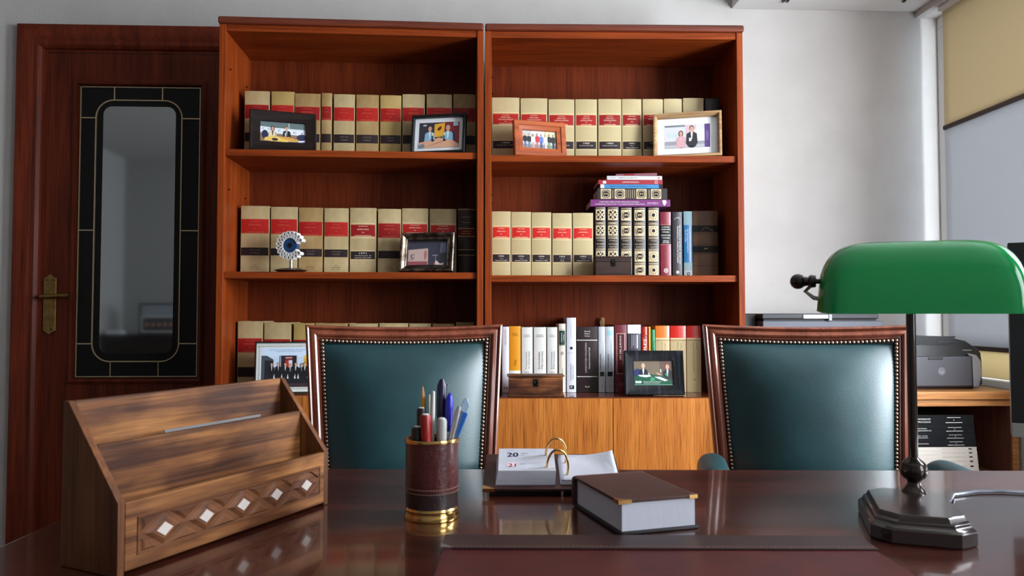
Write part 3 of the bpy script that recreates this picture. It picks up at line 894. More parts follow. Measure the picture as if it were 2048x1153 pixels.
PURP = mat('purple_cover', S(112, 38, 104), 0.4, coat=0.2)
b, L, H, fn, z = flat_book(1181, 1340.5, 402, 416, ZT + .0004, PURP, 'purple book lying flat at the bottom of the pile', depth=.17)
Ink().text('COMENTARIOS SOBRE LA NUEVA REGULACIÓN CONCURSAL', -L * .14, H * .66, H * .16, WHITE, 1, w=L * .50).text('PROBLEMAS DE LA LEY Y SU APLICACIÓN PRÁCTICA', -L * .13, H * .34, H * .16, WHITE, 1, w=L * .62).text('ZOTERO', L * .28, H * .48, H * .3, S(210, 190, 214), 1, w=L * .14).poly([(L * .40, H * .9), (L * .44, H * .95), (L * .455, H * .6), (L * .425, H * .1), (L * .41, H * .4)], WHITE, 1).build('spine_print', INK, b, fn)
b, L, H, fn, z = flat_book(1195, 1334.5, 378.5, 401, z, NAVY, 'black and gold tooled volume lying flat on the purple book', depth=.16)
k = Ink()
for f in (-.38, -.18, .13, .34):
    tool_panel(k, L * f - H * .46, H * .06, L * f + H * .46, H * .94, 'm')
for f in (-.28, -.09, -.06, -.03, 0.0, .03, .24): k.rect(L * f - .0008, H * .1, L * f + .0008, H * .9, TOOL, 1)
k.build('gold_tooling', INK, b, fn)
LTB = mat('sky_blue_cover', S(60, 132, 184), 0.4)
b, L, H, fn, z = flat_book(1201, 1325.5, 370, 378, z, LTB, 'thin blue paperback lying under the red one', depth=.16)
Ink().rect(-L / 2, 0, -L * .44, H, S(214, 206, 214), 1).rect(L * .44, 0, L / 2, H, S(40, 34, 44), 1).text('DERECHO CONCURSAL Y SOCIETARIO EN LA EMPRESA', -L * .05, H * .5, H * .3, S(24, 60, 100), 1, w=L * .6).build('spine_print', INK, b, fn)
RED = mat('red_cover', S(164, 40, 52), 0.4, coat=0.1)
b, L, H, fn, z = flat_book(1197, 1325.5, 361, 370, z, RED, 'thin red paperback with white square mark, in the middle of the pile', depth=.17)
Ink().rect(-L * .43, H * .15, -L * .38, H * .75, WHITE, 1).text('JURISPRUDENCIA', 0, H * .5, H * .3, WHITE, 1, w=L * .26).oval(L * .40, H * .5, H * .36, H * .36, WHITE, 1).oval(L * .40, H * .5, H * .28, H * .28, S(164, 40, 52), 2).rect(L * .395, H * .45, L * .405, H * .55, WHITE, 3).build('spine_print', INK, b, fn)
WCOV = mat('white_cover', S(226, 224, 224), 0.45)
b, L, H, fn, z = flat_book(1214, 1324.5, 353, 361, z, WCOV, 'thin white paperback lying on the red one', depth=.16)
Ink().text('MANUAL DE DERECHO', -L * .12, H * .5, H * .3, S(40, 40, 70), 1, w=L * .34).text('EDICIONES', -L * .4, H * .5, H * .22, S(140, 130, 140), 1, w=L * .12).rect(L * .42, H * .3, L * .46, H * .6, S(190, 80, 50), 1).build('spine_print', INK, b, fn)
PINK = mat('pink_cover', S(170, 110, 124), 0.45)
b, L, H, fn, z = flat_book(1232, 1313.5, 348.5, 353, z, PINK, 'thin pink booklet lying askew on the very top of the pile', depth=.14, rz=radians(-9), inset=.140)
Ink().rect(-L * .3, H * .2, -L * .05, H * .8, S(180, 40, 40), 1).build('spine_print', INK, b, fn)

# ---- mixed books on the lowest right shelf
G6 = 'mixed paperbacks on the lowest right shelf'
OFFW = mat('offwhite_cover', S(222, 220, 214), 0.45)
GREYW = mat('cool_white_cover', S(218, 220, 230), 0.4)
AMBER = mat('amber_cover', S(226, 150, 30), 0.4)
CREAMC = mat('cream_cover', S(222, 212, 196), 0.5)
DKBR = mat('dark_brown_cover', S(46, 32, 32), 0.4, coat=0.15)
SILV = mat('silver_grey_cover', S(196, 200, 206), 0.4)
MAR2 = mat('wine_cover', S(112, 40, 50), 0.4, coat=0.15)
SLATE = mat('slate_cover', S(66, 64, 72), 0.4)
FIRE = mat('flame_red_cover', S(190, 48, 26), 0.35, coat=0.2, col2=S(150, 22, 20), scale=60)
YELL = mat('yellow_cover', S(232, 160, 50), 0.4)
GREEN = mat('green_cover', S(62, 140, 96), 0.4)
ORANGE = mat('orange_cover', S(224, 118, 44), 0.35, coat=0.3)
SCAR = mat('scarlet_cover', S(204, 36, 24), 0.35, coat=0.3)
up = pi / 2
D3 = S(44, 44, 48)


def low_book(l, r, top, cover, label, inset=.165, pages=None, depth=.15, **kw):
    return make_book(RIGHT, l, r, top, SR[2], cover, label, 'book', G6, inset, depth, pages=pages or PAGES_W, pym=720, **kw)


b, w, h, fn = low_book(1004, 1018.6, 654, GREYW, 'white paperback at left end of the lowest right shelf, beside green chair corner')
Ink().text('DERECHO PROCESAL', 0, h * .84, w * .2, S(150, 90, 110), 1, w=h * .24, rot=up).rect(-w * .25, h * .05, w * .25, h * .085, D3, 1).build('spine_print', INK, b, fn)
b, w, h, fn = low_book(1019.2, 1041.5, 653, AMBER, 'amber yellow book with white band behind the small wooden chest')
Ink().text('FRANCIS', 0, h * .885, w * .09, S(120, 80, 20), 1, w=w * .5).text('LEFEBVRE', 0, h * .86, w * .09, S(120, 80, 20), 1, w=w * .5).text('Mias', 0, h * .45, w * .22, S(110, 66, 14), 1, w=h * .09, rot=up).rect(-w / 2, h * .20, w / 2, h * .33, WHITE, 1, 8).rect(-w * .17, 0, w * .16, h * .18, S(150, 32, 28), 1, 2).build('spine_print', INK, b, fn)
for l, r, t, ttl, yrs, bc, lab in ((1043, 1065.5, 655, ('Transmisión', 'de Empresas'), ('2016', '2017'), S(28, 128, 190), 'off-white reference book with blue badge, behind the small wooden chest'),
                                   (1067.5, 1092.5, 655, ('Sociedades', 'Mercantiles'), ('2017',), S(34, 32, 40), 'thick off-white reference book with black badge above the chest clasp'),
                                   (1094.2, 1115, 655, ('Contratos', 'Mercantiles'), ('2015', '2016'), S(34, 32, 40), 'off-white reference book with black badge dated 2015, right of the thick one')):
    b, w, h, fn = low_book(l, r, t, OFFW, lab)
    ic = S(120, 120, 126) if bc[2] > .3 else S(60, 60, 64)
    k = Ink().text('FRANCIS', 0, h * .88, w * .075, ic, 1, w=w * .55).text('LEFEBVRE', 0, h * .855, w * .075, ic, 1, w=w * .6)
    k.text(ttl[0], -w * .08, h * .49, w * .17, ic, 1, w=h * .27, rot=up).text(ttl[1], w * .16, h * .495, w * .17, ic, 1, w=h * .27, rot=up)
    for i, y in enumerate(yrs): k.text(y, 0, h * (.265 + .045 * (len(yrs) - 1 - i)), w * .13, ic, 1, w=w * .4)
    k.poly([(-w * .14, 0), (w * .18, 0), (w * .16, h * .185), (-w * .14, h * .19)], bc, 1).text('MEMENTO', w * .02, h * .10, w * .15, WHITE, 2, w=h * .14, rot=up)
    k.build('spine_print', INK, b, fn)
b, w, h, fn = low_book(1117.5, 1131.5, 648, CREAMC, 'narrow cream book numbered 8 with green title patch')
Ink().rect(-w * .42, h * .69, w * .42, h * .90, S(32, 60, 52), 1, 4).text('DERECHO', -w * .1, h * .80, w * .14, WHITE, 2, w=h * .14, rot=up).text('CIVIL', w * .2, h * .80, w * .12, WHITE, 2, w=h * .09, rot=up).rect(-w * .45, h * .68, w * .45, h * .685, D3, 1, 4).rect(-w * .45, h * .915, w * .45, h * .92, D3, 1, 4).text('8', 0, h * .57, h * .05, S(130, 118, 104), 1, w=w * .42).rect(w * .02, h * .22, w * .07, h * .35, S(90, 96, 80), 1).build('spine_print', INK, b, fn)
b, w, h, fn = low_book(1133.5, 1152.5, 636, GREYW, 'tallest white paperback with small black square, lowest right shelf')
Ink().text('COLECCIÓN DE FORMULARIOS', -w * .05, h * .83, w * .07, S(120, 122, 140), 1, w=h * .2, rot=up).rect(-w * .15, h * .575, w * .13, h * .61, S(28, 32, 52), 1).rect(-w * .45, h * .528, w * .45, h * .531, S(120, 122, 140), 1, 4).text('FORMULARIOS', -w * .08, h * .27, w * .14, S(70, 74, 96), 1, w=h * .22, rot=up).text('PRÁCTICOS', w * .16, h * .27, w * .14, S(70, 74, 96), 1, w=h * .18, rot=up).rect(-w * .22, h * .045, w * .28, h * .095, S(20, 22, 36), 1, 4).text('F', 0, h * .07, h * .03, WHITE, 2, w=w * .2).build('spine_print', INK, b, fn)
b, w, h, fn = low_book(1153.5, 1195.8, 654, DKBR, 'thick dark brown book with two white rules and vertical title', depth=.115)
k = Ink()
for z in (.795, .24): k.rect(-w / 2, h * z - .0013, w / 2, h * z + .0013, WHITE, 1, 8)
for i, t in enumerate(('Raúl', 'Mayor', 'Cano')): k.text(t, 0, h * (.93 - .035 * i), h * .019, WHITE, 1, w=w * .26, bold=True)
k.text('JURISDICCIÓN VOLUNTARIA', -w * .07, h * .53, h * .026, S(214, 196, 190), 1, w=h * .46, rot=up).text('Práctica Procesal Civil', w * .09, h * .52, h * .024, WHITE, 1, w=h * .32, rot=up, bold=True)
for q in (-1, 1): k.poly([(-w * .12, h * .09), (-w * .08, h * .09 + q * h * .012), (-w * .05, h * .09), (w * .05, h * .09), (w * .08, h * .09 + q * h * .012), (w * .12, h * .09), (w * .05, h * .085), (-w * .05, h * .085)], S(210, 200, 194), 1 + (q > 0))
k.build('spine_print', INK, b, fn)
for l, r, sq, t2, tc, lab in ((1197, 1211, S(44, 74, 50), 'DE PROPIEDAD HORIZONTAL', None, 'slim silver-grey paperback with green square, beside the thick brown book'), (1211.6, 1228.2, S(24, 40, 46), 'DE ARRENDAMIENTOS URBANOS', S(150, 200, 208), 'slim silver-grey paperback with dark square and pale blue patch')):
    b, w, h, fn = low_book(l, r, 654, SILV, lab, depth=.115)
    k = Ink().text('FORMULARIOS', -w * .2, h * .46, w * .2, S(40, 48, 50), 1, w=h * .25, rot=up, bold=True).text(t2, w * .18, h * .56, w * .2, S(130, 138, 146), 1, w=h * .46, rot=up).rect(-w * .3, h * .245, w * .33, h * .315, sq, 1, 4).text('EDITORIAL', 0, h * .09, w * .12, S(90, 90, 96), 1, w=h * .08, rot=up)
    if tc: k.rect(-w * .28, h * .865, w * .32, h * .94, tc, 1, 4)
    k.build('spine_print', INK, b, fn)
b, w, h, fn = low_book(1229.8, 1254.3, 650, MAR2, 'wine-red book with pale outlined spine panel, left of the black frame')
k = Ink()
for x0, x1, z0, z1 in ((-.36, -.32, .28, .87), (.30, .34, .28, .87), (-.36, .34, .865, .872), (-.36, .34, .275, .282)): k.rect(w * x0, h * z0, w * x1, h * z1, S(226, 180, 170), 2, 4)
k.rect(-w * .32, h * .28, w * .30, h * .865, S(70, 20, 26), 1, 4).text('LEY DEL JURADO', -w * .05, h * .66, w * .14, S(236, 220, 214), 2, w=h * .36, rot=up).text('Comentarios', w * .16, h * .52, w * .12, S(200, 150, 144), 2, w=h * .2, rot=up)
for q in range(4): k.oval(w * .14 * cos(q * up), h * .12 + w * .14 * sin(q * up), w * .07, w * .07, S(170, 110, 110), 1, 8)
k.build('spine_print', INK, b, fn)
b, w, h, fn = low_book(1255.5, 1282.3, 650, SLATE, 'slate book with white top band, rising behind the black frame')
k = Ink().rect(-w / 2, h * .87, w / 2, h, WHITE, 1, 8).rect(-w / 2, h * .60, w / 2, h * .615, WHITE, 1, 8)
for x, l in ((-.2, .2), (-.08, .16), (.04, .2), (.16, .2), (.22, .2)): k.rect(w * x, h * (.85 - l), w * (x + (.06 if x > .1 else .03)), h * .85, S(190, 188, 196), 1)
k.build('spine_print', INK, b, fn)
b, w, h, fn = low_book(1283.3, 1295.6, 654, FIRE, 'narrow flame-red book with white lettering, rising behind the black frame')
Ink().text('IRPF', 0, h * .72, w * .42, WHITE, 1, w=h * .22, rot=up, bold=True).poly([(-w * .1, h * .86), (w * .3, h * .88), (w * .5, h * .83), (w * .1, h * .82)], S(40, 20, 20), 1).build('spine_print', INK, b, fn)
b, w, h, fn = low_book(1296.2, 1302, 654, YELL, 'thinnest yellow booklet between red and green books')
Ink().rect(-w * .4, h * .3, -w * .2, h * .98, S(190, 80, 30), 1).build('spine_print', INK, b, fn)
b, w, h, fn = low_book(1303, 1310.8, 659.5, GREEN, 'thin green booklet, shortest of the row behind the black frame')
Ink().text('VIVIENDA', 0, h * .70, w * .3, S(24, 60, 44), 1, w=h * .24, rot=up).build('spine_print', INK, b, fn)
for l, r, cov, t1, t2, lab in ((1311.3, 1340, ORANGE, 'Derecho Civil', 'Familia', 'beige book with orange top band, rising behind right half of black frame'), (1341.2, 1373, SCAR, 'Derecho Penal', 'Tomo II', 'beige book with red top band, partly behind right edge of black frame'),
                              (1374, 1402.8, SCAR, 'Tratado de Derecho Procesal Penal', 'Tomo I', 'beige book with red top band at right end of the row, beside right chair')):
    b, w, h, fn = low_book(l, r, 652, cov, lab, bulge=.004)
    k = Ink().rect(-w / 2, 0, w / 2, h * .80, S(196, 172, 128), 1, 8).rect(-w / 2, h * .80, w / 2, h * .815, S(236, 206, 160), 2, 8).rect(-w / 2, h * .775, w / 2, h * .785, S(150, 116, 82), 2, 8)
    lg = .46 if len(t1) > 20 else .2
    k.text(t1, -w * .06, h * (.75 - lg / 2), w * .10, S(96, 80, 62), 2, w=h * lg, rot=up).text(t2, w * .16, h * .69, w * .10, S(96, 80, 62), 2, w=h * .09, rot=up).text('I', 0, h * .19, w * .12, S(96, 80, 62), 2, w=h * .012, rot=up)
    k.build('spine_print', INK, b, fn)

# two carved slats poking up behind the grey paperbacks
TANW = wood('tan_wood', S(130, 96, 54), S(168, 130, 80), 'z', rough=0.6)
ox, oz = RIGHT.at(1203, 636, .303)
orn = thing('wooden_ornament', 'tan wooden ornament with two slats poking up behind the silver-grey paperbacks', 'ornament', RIGHT.world(ox, .303, SR[2] + .0005), RIGHT.a)
hh = oz - SR[2]
MB().box(-.03, .03, -.012, .012, 0, .012).build('ornament_base', TANW, orn, bevel=0.002)
MB().box(-.007, .007, -.004, .004, .012, hh, M=Matrix.Rotation(radians(1), 4, 'Y')).build('slat', TANW, orn, bevel=0.001)
MB().box(-.005, .005, -.004, .004, .012, hh - .012, M=Matrix.Translation((.017, 0, 0)) @ Matrix.Rotation(radians(-4), 4, 'Y')).build('slat', TANW, orn, bevel=0.001)

# ================================================================ PICTURE FRAMES
SKIN, SKIN2, HAIR, HAIRG = S(214, 164, 138), S(196, 140, 112), S(34, 26, 26), S(150, 146, 146)
NAVYS, DKS, BLUS = S(30, 34, 52), S(26, 26, 30), S(140, 178, 206)


def person(k, x, y, s, coat, shirt, hair=HAIR, skin=SKIN, legs=None, tie=None, lay=4, female=False, arms=True):
    """a small printed figure; y is the shoulder line, s the head height"""
    hs = s * .5
    if legs: k.poly([(x - hs * .75, y - s * 2.4), (x + hs * .75, y - s * 2.4), (x + hs * .7, y - s * 5), (x + hs * .1, y - s * 5), (x, y - s * 3.2), (x - hs * .1, y - s * 5), (x - hs * .7, y - s * 5)], legs, lay)
    k.poly([(x - hs * .5, y + s * .12), (x + hs * .5, y + s * .12), (x + hs * 1.7, y - s * .25), (x + hs * 1.95, y - s * 1.9), (x + hs * 1.2, y - s * 2.6), (x - hs * 1.2, y - s * 2.6), (x - hs * 1.95, y - s * 1.9), (x - hs * 1.7, y - s * .25)], coat, lay)
    k.poly([(x - hs * .4, y + s * .1), (x + hs * .4, y + s * .1), (x + hs * .1, y - s * 1.2), (x - hs * .1, y - s * 1.2)], shirt, lay + 1)
    if tie: k.poly([(x - hs * .12, y), (x + hs * .12, y), (x + hs * .1, y - s * .95), (x - hs * .1, y - s * .95)], tie, lay + 2)
    k.rect(x - hs * .28, y, x + hs * .28, y + s * .35, skin, lay + 2)
    if female: k.oval(x, y + s * .62, hs * .98, s * .66, hair, lay + 1, 14)
    k.oval(x, y + s * .72, hs * .78, s * .52, hair, lay + 2, 14)
    k.oval(x, y + s * .62, hs * .66, s * .44, skin, lay + 3, 14)
    k.rect(x - hs * .40, y + s * .68, x - hs * .12, y + s * .73, S(50, 40, 40), lay + 4).rect(x + hs * .12, y + s * .68, x + hs * .40, y + s * .73, S(50, 40, 40), lay + 4)
    k.rect(x - hs * .2, y + s * .42, x + hs * .2, y + s * .46, S(140, 80, 74), lay + 4)
    return k


FLIN = [(0, .016), (0, -.004), (.004, -.010), (.012, -.010)]


def picture_frame(pl, zs, corners, label, moulding, profile, picture, mat_margin=None, mat_col=None, inset=.02, lean=8, depth=.02, kind='photo frame', post=None):
    """corners: left-bottom, right-bottom, left-top, right-top pixels; stands on shelf zs, leaning back"""
    (lx, ly), (rx, ry), (lt, ltY), (rt, rtY) = corners
    hl = (ly - ltY); hr = (ry - rtY)
    ratio = hr / hl                                     # taller edge is nearer
    yaw = atan((1 - ratio) / (1 + ratio) * 2 * 2.65 / (max(.12, (rx - lx) * 2.7 / F)) )
    yaw = max(min(yaw, .26), -.26)
    x0, _ = pl.at(lx, ly, inset); x1, _ = pl.at(rx, ry, inset)
    zt = pl.at((lx + rx) / 2, (ltY + rtY) / 2, inset + .01)[1]
    W = (x1 - x0) / cos(yaw); H = (zt - zs) / cos(radians(lean))
    extra = abs(sin(yaw)) * W / 2
    M = Matrix.Translation(pl.world((x0 + x1) / 2, inset + extra, zs + .0008)) @ Matrix.Rotation(pl.a + yaw, 4, 'Z')
    t = thing('picture_frame', label, kind, M=M)
    la = radians(lean)
    # lean about the bottom front edge: everything shares this tilt
    T = Matrix.Rotation(-la, 4, 'X')
    fy = min(y for _, y in profile); by = max(y for _, y in profile)
    T = Matrix.Translation((0, 0, by * sin(la))) @ T if by > 0 else T
    d = max(q for q, _ in profile)
    poly = [(-W / 2, 0), (W / 2, 0), (W / 2, H), (-W / 2, H)]
    mo = MB().ring(poly, profile).build('moulding', moulding, t, M=T, angle=25)
    MB().box(-W / 2 + d * .5, W / 2 - d * .5, .006, .010, d * .5, H - d * .5).build('back_board', mat('back_board', S(60, 48, 40), .8), t, M=T)
    iw, ih = W - 2 * d, H - 2 * d
    k = Ink()
    mg = mat_margin or 0
    if mg: k.rect(-iw / 2 - .002, d - .002, iw / 2 + .002, H - d + .002, mat_col or WHITE, 0)
    if mg:
        k.build('mat_board', PHOTO, t, fn=lambda u, v, q: (u, .0055, v), M=T); k = Ink()
    pw, ph = iw - 2 * mg, ih - 2 * mg
    ox_, oz_ = -pw / 2, d + mg
    picture(k, pw, ph)
    k.clip(-.0005, -.0005, pw + .0005, ph + .0005).build('photo', PHOTO, t, fn=lambda u, v, q: (ox_ + u, .0052 - .00012 * q, oz_ + v), M=T)
    # easel strut behind: meets the shelf at its foot
    fz = .6 * H
    yb = fz * sin(la) + .012
    MB().prism([(yb, fz), (yb + .006, fz - .004), (yb + .062, .0015), (yb + .056, .0005)], -.012, .012, 'x').build('easel_strut', mat('back_board', S(60, 48, 40), .8), t)
    if post: post(t, T, W, H)
    return t


def clip_rect(k, w, h, col): k.rect(-.001, -.001, w + .001, h + .001, col, 0)


def pic_press(k, w, h):
    clip_rect(k, w, h, S(186, 196, 206)); k.rect(0, h * .72, w, h, S(96, 112, 112), 1); k.rect(w * .62, h * .72, w * .64, h, S(190, 200, 200), 2)
    k.poly([(0, h * .5), (w, h * .38), (w, h * .65), (0, h * .76)], S(222, 226, 232), 2)
    for x in (.06, .19, .42, .76, .94): k.text('C', w * x, h * (.665 - .16 * x), h * (.09 + .05 * x), S(26, 30, 54), 3, w=w * (.045 + .03 * x), bold=True)
    k.rect(0, 0, w, h * .42, S(140, 108, 84), 1)
    k.oval(w * .10, h * .36, w * .07, h * .22, S(32, 36, 72), 3); k.oval(w * .92, h * .30, w * .12, h * .16, S(34, 40, 76), 3)
    person(k, w * .27, h * .56, h * .20, S(222, 206, 170), S(60, 30, 34), female=True); person(k, w * .58, h * .60, h * .20, DKS, S(220, 224, 230), tie=S(40, 50, 80))
    k.poly([(w * .08, h * .06), (w * .10, h * .20), (w * .25, h * .30), (w * .55, h * .28), (w * .86, h * .12), (w * .84, h * .06), (w * .5, h * .02)], S(226, 190, 96), 9)
    k.poly([(w * .38, h * .28), (w * .62, h * .30), (w * .84, h * .16), (w * .80, h * .07), (w * .5, h * .18)], S(206, 146, 70), 10)
    k.oval(w * .32, h * .13, w * .07, h * .07, S(50, 36, 40), 11); k.rect(w * .33, h * .25, w * .35, h * .48, S(170, 170, 176), 11); k.rect(w * .54, h * .30, w * .56, h * .5, S(220, 220, 224), 11)
    k.rect(w * .62, 0, w, h * .07, S(60, 56, 84), 9); k.poly([(w * .86, h * .04), (w, h * .10), (w, h * .16), (w * .84, h * .12)], S(214, 220, 228), 12)


def pic_radio(k, w, h):
    clip_rect(k, w, h, S(52, 50, 60)); k.rect(w * .62, 0, w, h, S(132, 34, 44), 1); k.poly([(w * .38, h * .42), (w * .62, h * .44), (w * .64, h * .98), (w * .38, h * .93)], S(226, 166, 50), 2)
    k.poly([(w * .44, h * .72), (w * .50, h * .82), (w * .56, h * .86), (w * .55, h * .74), (w * .50, h * .66)], S(96, 40, 30), 3); k.rect(w * .85, h * .84, w * .97, h, S(170, 196, 214), 2); k.oval(w * .14, h * .90, w * .05, h * .03, S(200, 204, 210), 2)
    person(k, w * .27, h * .62, h * .22, BLUS, S(214, 226, 236)); person(k, w * .72, h * .62, h * .22, S(132, 184, 208), S(224, 232, 238), hair=HAIRG)
    k.oval(w * .84, h * .42, w * .06, h * .22, S(40, 40, 66), 3)
    k.poly([(0, h * .22), (w * .3, h * .30), (w * .5, h * .40), (w * .85, h * .26), (w, h * .12), (w, 0), (0, 0)], S(216, 164, 132), 9); k.poly([(0, 0), (0, h * .12), (w * .12, h * .18), (w * .16, h * .06), (w * .1, 0)], S(120, 130, 146), 10); k.poly([(w * .2, h * .06), (w * .5, h * .22), (w * .78, h * .34), (w * .5, h * .18)], S(170, 120, 96), 10)
    for x in (.34, .63): k.rect(w * (x - .012), h * .28, w * (x + .012), h * .48, S(26, 28, 40), 11); k.oval(w * x, h * .53, w * .03, h * .06, S(226, 204, 140), 12); k.oval(w * (x + .01), h * .29, w * .04, h * .04, S(26, 28, 40), 12)


def pic_group(k, w, h):
    clip_rect(k, w, h, S(176, 180, 178)); k.rect(0, 0, w, h * .22, S(128, 124, 122), 1); k.rect(w * .28, h * .4, w * .68, h, S(206, 212, 214), 1); k.rect(w * .66, h * .4, w, h, S(196, 200, 160), 1)
    tops = [(DKS, S(60, 90, 150)), (DKS, S(90, 110, 140)), (S(220, 222, 230), S(216, 150, 150)), (S(190, 40, 50), S(190, 110, 110)), (S(90, 110, 180), S(70, 80, 130)), (S(226, 228, 236), S(214, 214, 224)), (S(30, 30, 36), S(120, 150, 96)), (DKS, S(50, 54, 66))]
    for i, (c, l) in enumerate(tops): person(k, w * (.07 + .122 * i), h * (.70 - .02 * (i % 3)), h * .13, c, c, hair=S(200, 160, 100) if i in (0, 5) else HAIR, legs=l, female=i in (0, 2, 3, 5), lay=3 + i * 2)


def pic_pair(k, w, h):
    clip_rect(k, w, h, S(206, 206, 210)); k.rect(0, 0, w, h * .30, S(150, 150, 156), 1); k.rect(w * .06, h * .48, w * .28, h * .66, S(190, 204, 206), 2); k.rect(w * .46, h * .3, w * .7, h, S(206, 180, 190), 1); k.rect(w * .66, h * .28, w * .88, h * .78, S(226, 228, 230), 2); k.rect(w * .88, 0, w, h, S(92, 66, 128), 3); k.rect(0, h * .92, w * .45, h, S(120, 124, 130), 2); k.rect(0, h * .02, w, h * .14, S(180, 180, 184), 2)
    k.text('CONGRESO', w * .94, h * .5, w * .05, S(170, 150, 196), 4, w=h * .4, rot=up)
    person(k, w * .36, h * .50, h * .20, S(206, 160, 164), S(216, 176, 178), hair=S(70, 44, 36), female=True, legs=DKS); person(k, w * .60, h * .66, h * .24, S(52, 48, 56), S(224, 224, 230), hair=S(60, 44, 40), legs=S(50, 54, 70)); k.rect(w * .54, h * .28, w * .59, h * .42, WHITE, 12)


def pic_stage(k, w, h):
    clip_rect(k, w, h, S(62, 62, 74)); k.poly([(w * .80, h * .5), (w * .97, h * .52), (w * .97, h * .98), (w * .82, h * .92)], S(104, 112, 132), 1)
    k.poly([(0, 0), (w * .52, h * .03), (w * .50, h * .70), (0, h * .64)], S(196, 168, 160), 2); k.poly([(0, 0), (w * .5, h * .02), (w * .5, h * .16), (0, h * .16)], S(150, 80, 84), 3); k.text('C', w * .11, h * .38, h * .16, S(24, 26, 60), 4, w=w * .10, bold=True); k.oval(w * .44, h * .42, w * .035, h * .2, S(180, 110, 104), 4); k.rect(w * .06, h * .24, w * .14, h * .27, S(60, 64, 120), 4)
    k.rect(w * .70, h * .1, w * .71, h * .4, S(170, 170, 178), 4); k.rect(w * .62, h * .39, w * .76, h * .42, S(160, 164, 176), 4); k.poly([(w * .68, h * .02), (w * .72, h * .2), (w * .82, h * .06), (w * .92, h * .1), (w * .9, 0)], S(224, 214, 210), 5); k.rect(w * .66, 0, w * .70, h * .12, S(170, 70, 60), 5); k.rect(0, h * .92, w, h, S(44, 44, 54), 1)


def pic_council(k, w, h):
    clip_rect(k, w, h, S(196, 212, 232)); k.rect(0, h * .76, w, h, S(206, 222, 242), 1)
    k.text('REUNIÓN DE LA JUNTA DE GOBIERNO DEL COLEGIO DE ABOGADOS', w * .5, h * .945, h * .022, S(60, 90, 160), 2, w=w * .72).text('CON EL PRESIDENTE DEL TRIBUNAL SUPERIOR', w * .5, h * .905, h * .022, S(60, 90, 160), 2, w=w * .5)
    k.poly([(0, h * .12), (0, h * .80), (w * .10, h * .80), (w * .22, h * .70), (w * .22, h * .12)], S(70, 78, 92), 2); k.rect(w * .06, h * .12, w * .22, h * .68, S(34, 34, 42), 3)
    k.rect(w * .33, h * .3, w * .66, h * .80, S(40, 34, 44), 3); k.rect(w * .78, h * .3, w * .95, h * .80, S(212, 160, 40), 3); k.rect(w * .78, h * .72, w * .95, h * .80, S(230, 186, 70), 4); k.rect(w * .345, h * .3, w * .355, h * .8, S(220, 224, 236), 4); k.rect(w * .645, h * .3, w * .655, h * .8, S(220, 224, 236), 4)
    cx = w * .5
    k.poly([(cx - w * .065, h * .68), (cx, h * .68), (cx, h * .46), (cx - w * .04, h * .48), (cx - w * .065, h * .54)], S(180, 50, 40), 5); k.poly([(cx + w * .065, h * .68), (cx, h * .68), (cx, h * .46), (cx + w * .04, h * .48), (cx + w * .065, h * .54)], S(214, 216, 224), 5)
    for q in range(4): k.oval(cx - w * .045 + w * .03 * q, h * .745, w * .012, h * .016, S(206, 190, 180), 5, 8)
    k.poly([(cx - w * .06, h * .70), (cx + w * .06, h * .70), (cx + w * .07, h * .77), (cx - w * .07, h * .77)], S(150, 60, 56), 4)
    for i, x in enumerate((.19, .31, .44, .53, .63, .74, .80, .88)): person(k, w * x, h * (.52 + .03 * (i == 1) - .02 * (i % 2)), h * .085, DKS, S(222, 222, 230) if i else S(220, 180, 190), hair=HAIRG if i in (1, 3) else HAIR, tie=S(90, 40, 60) if i % 2 else None, lay=6 + 2 * i)
    k.rect(0, 0, w, h * .14, S(60, 44, 48), 2); k.poly([(w * .12, h * .1), (w * .95, h * .1), (w * .95, h * .34), (w * .2, h * .36)], S(30, 30, 36), 5)
    for x in (.22, .36, .47, .60, .66, .84): k.poly([(w * x, h * .22), (w * (x + .02), h * .34), (w * (x + .035), h * .21)], S(220, 218, 220), 24)


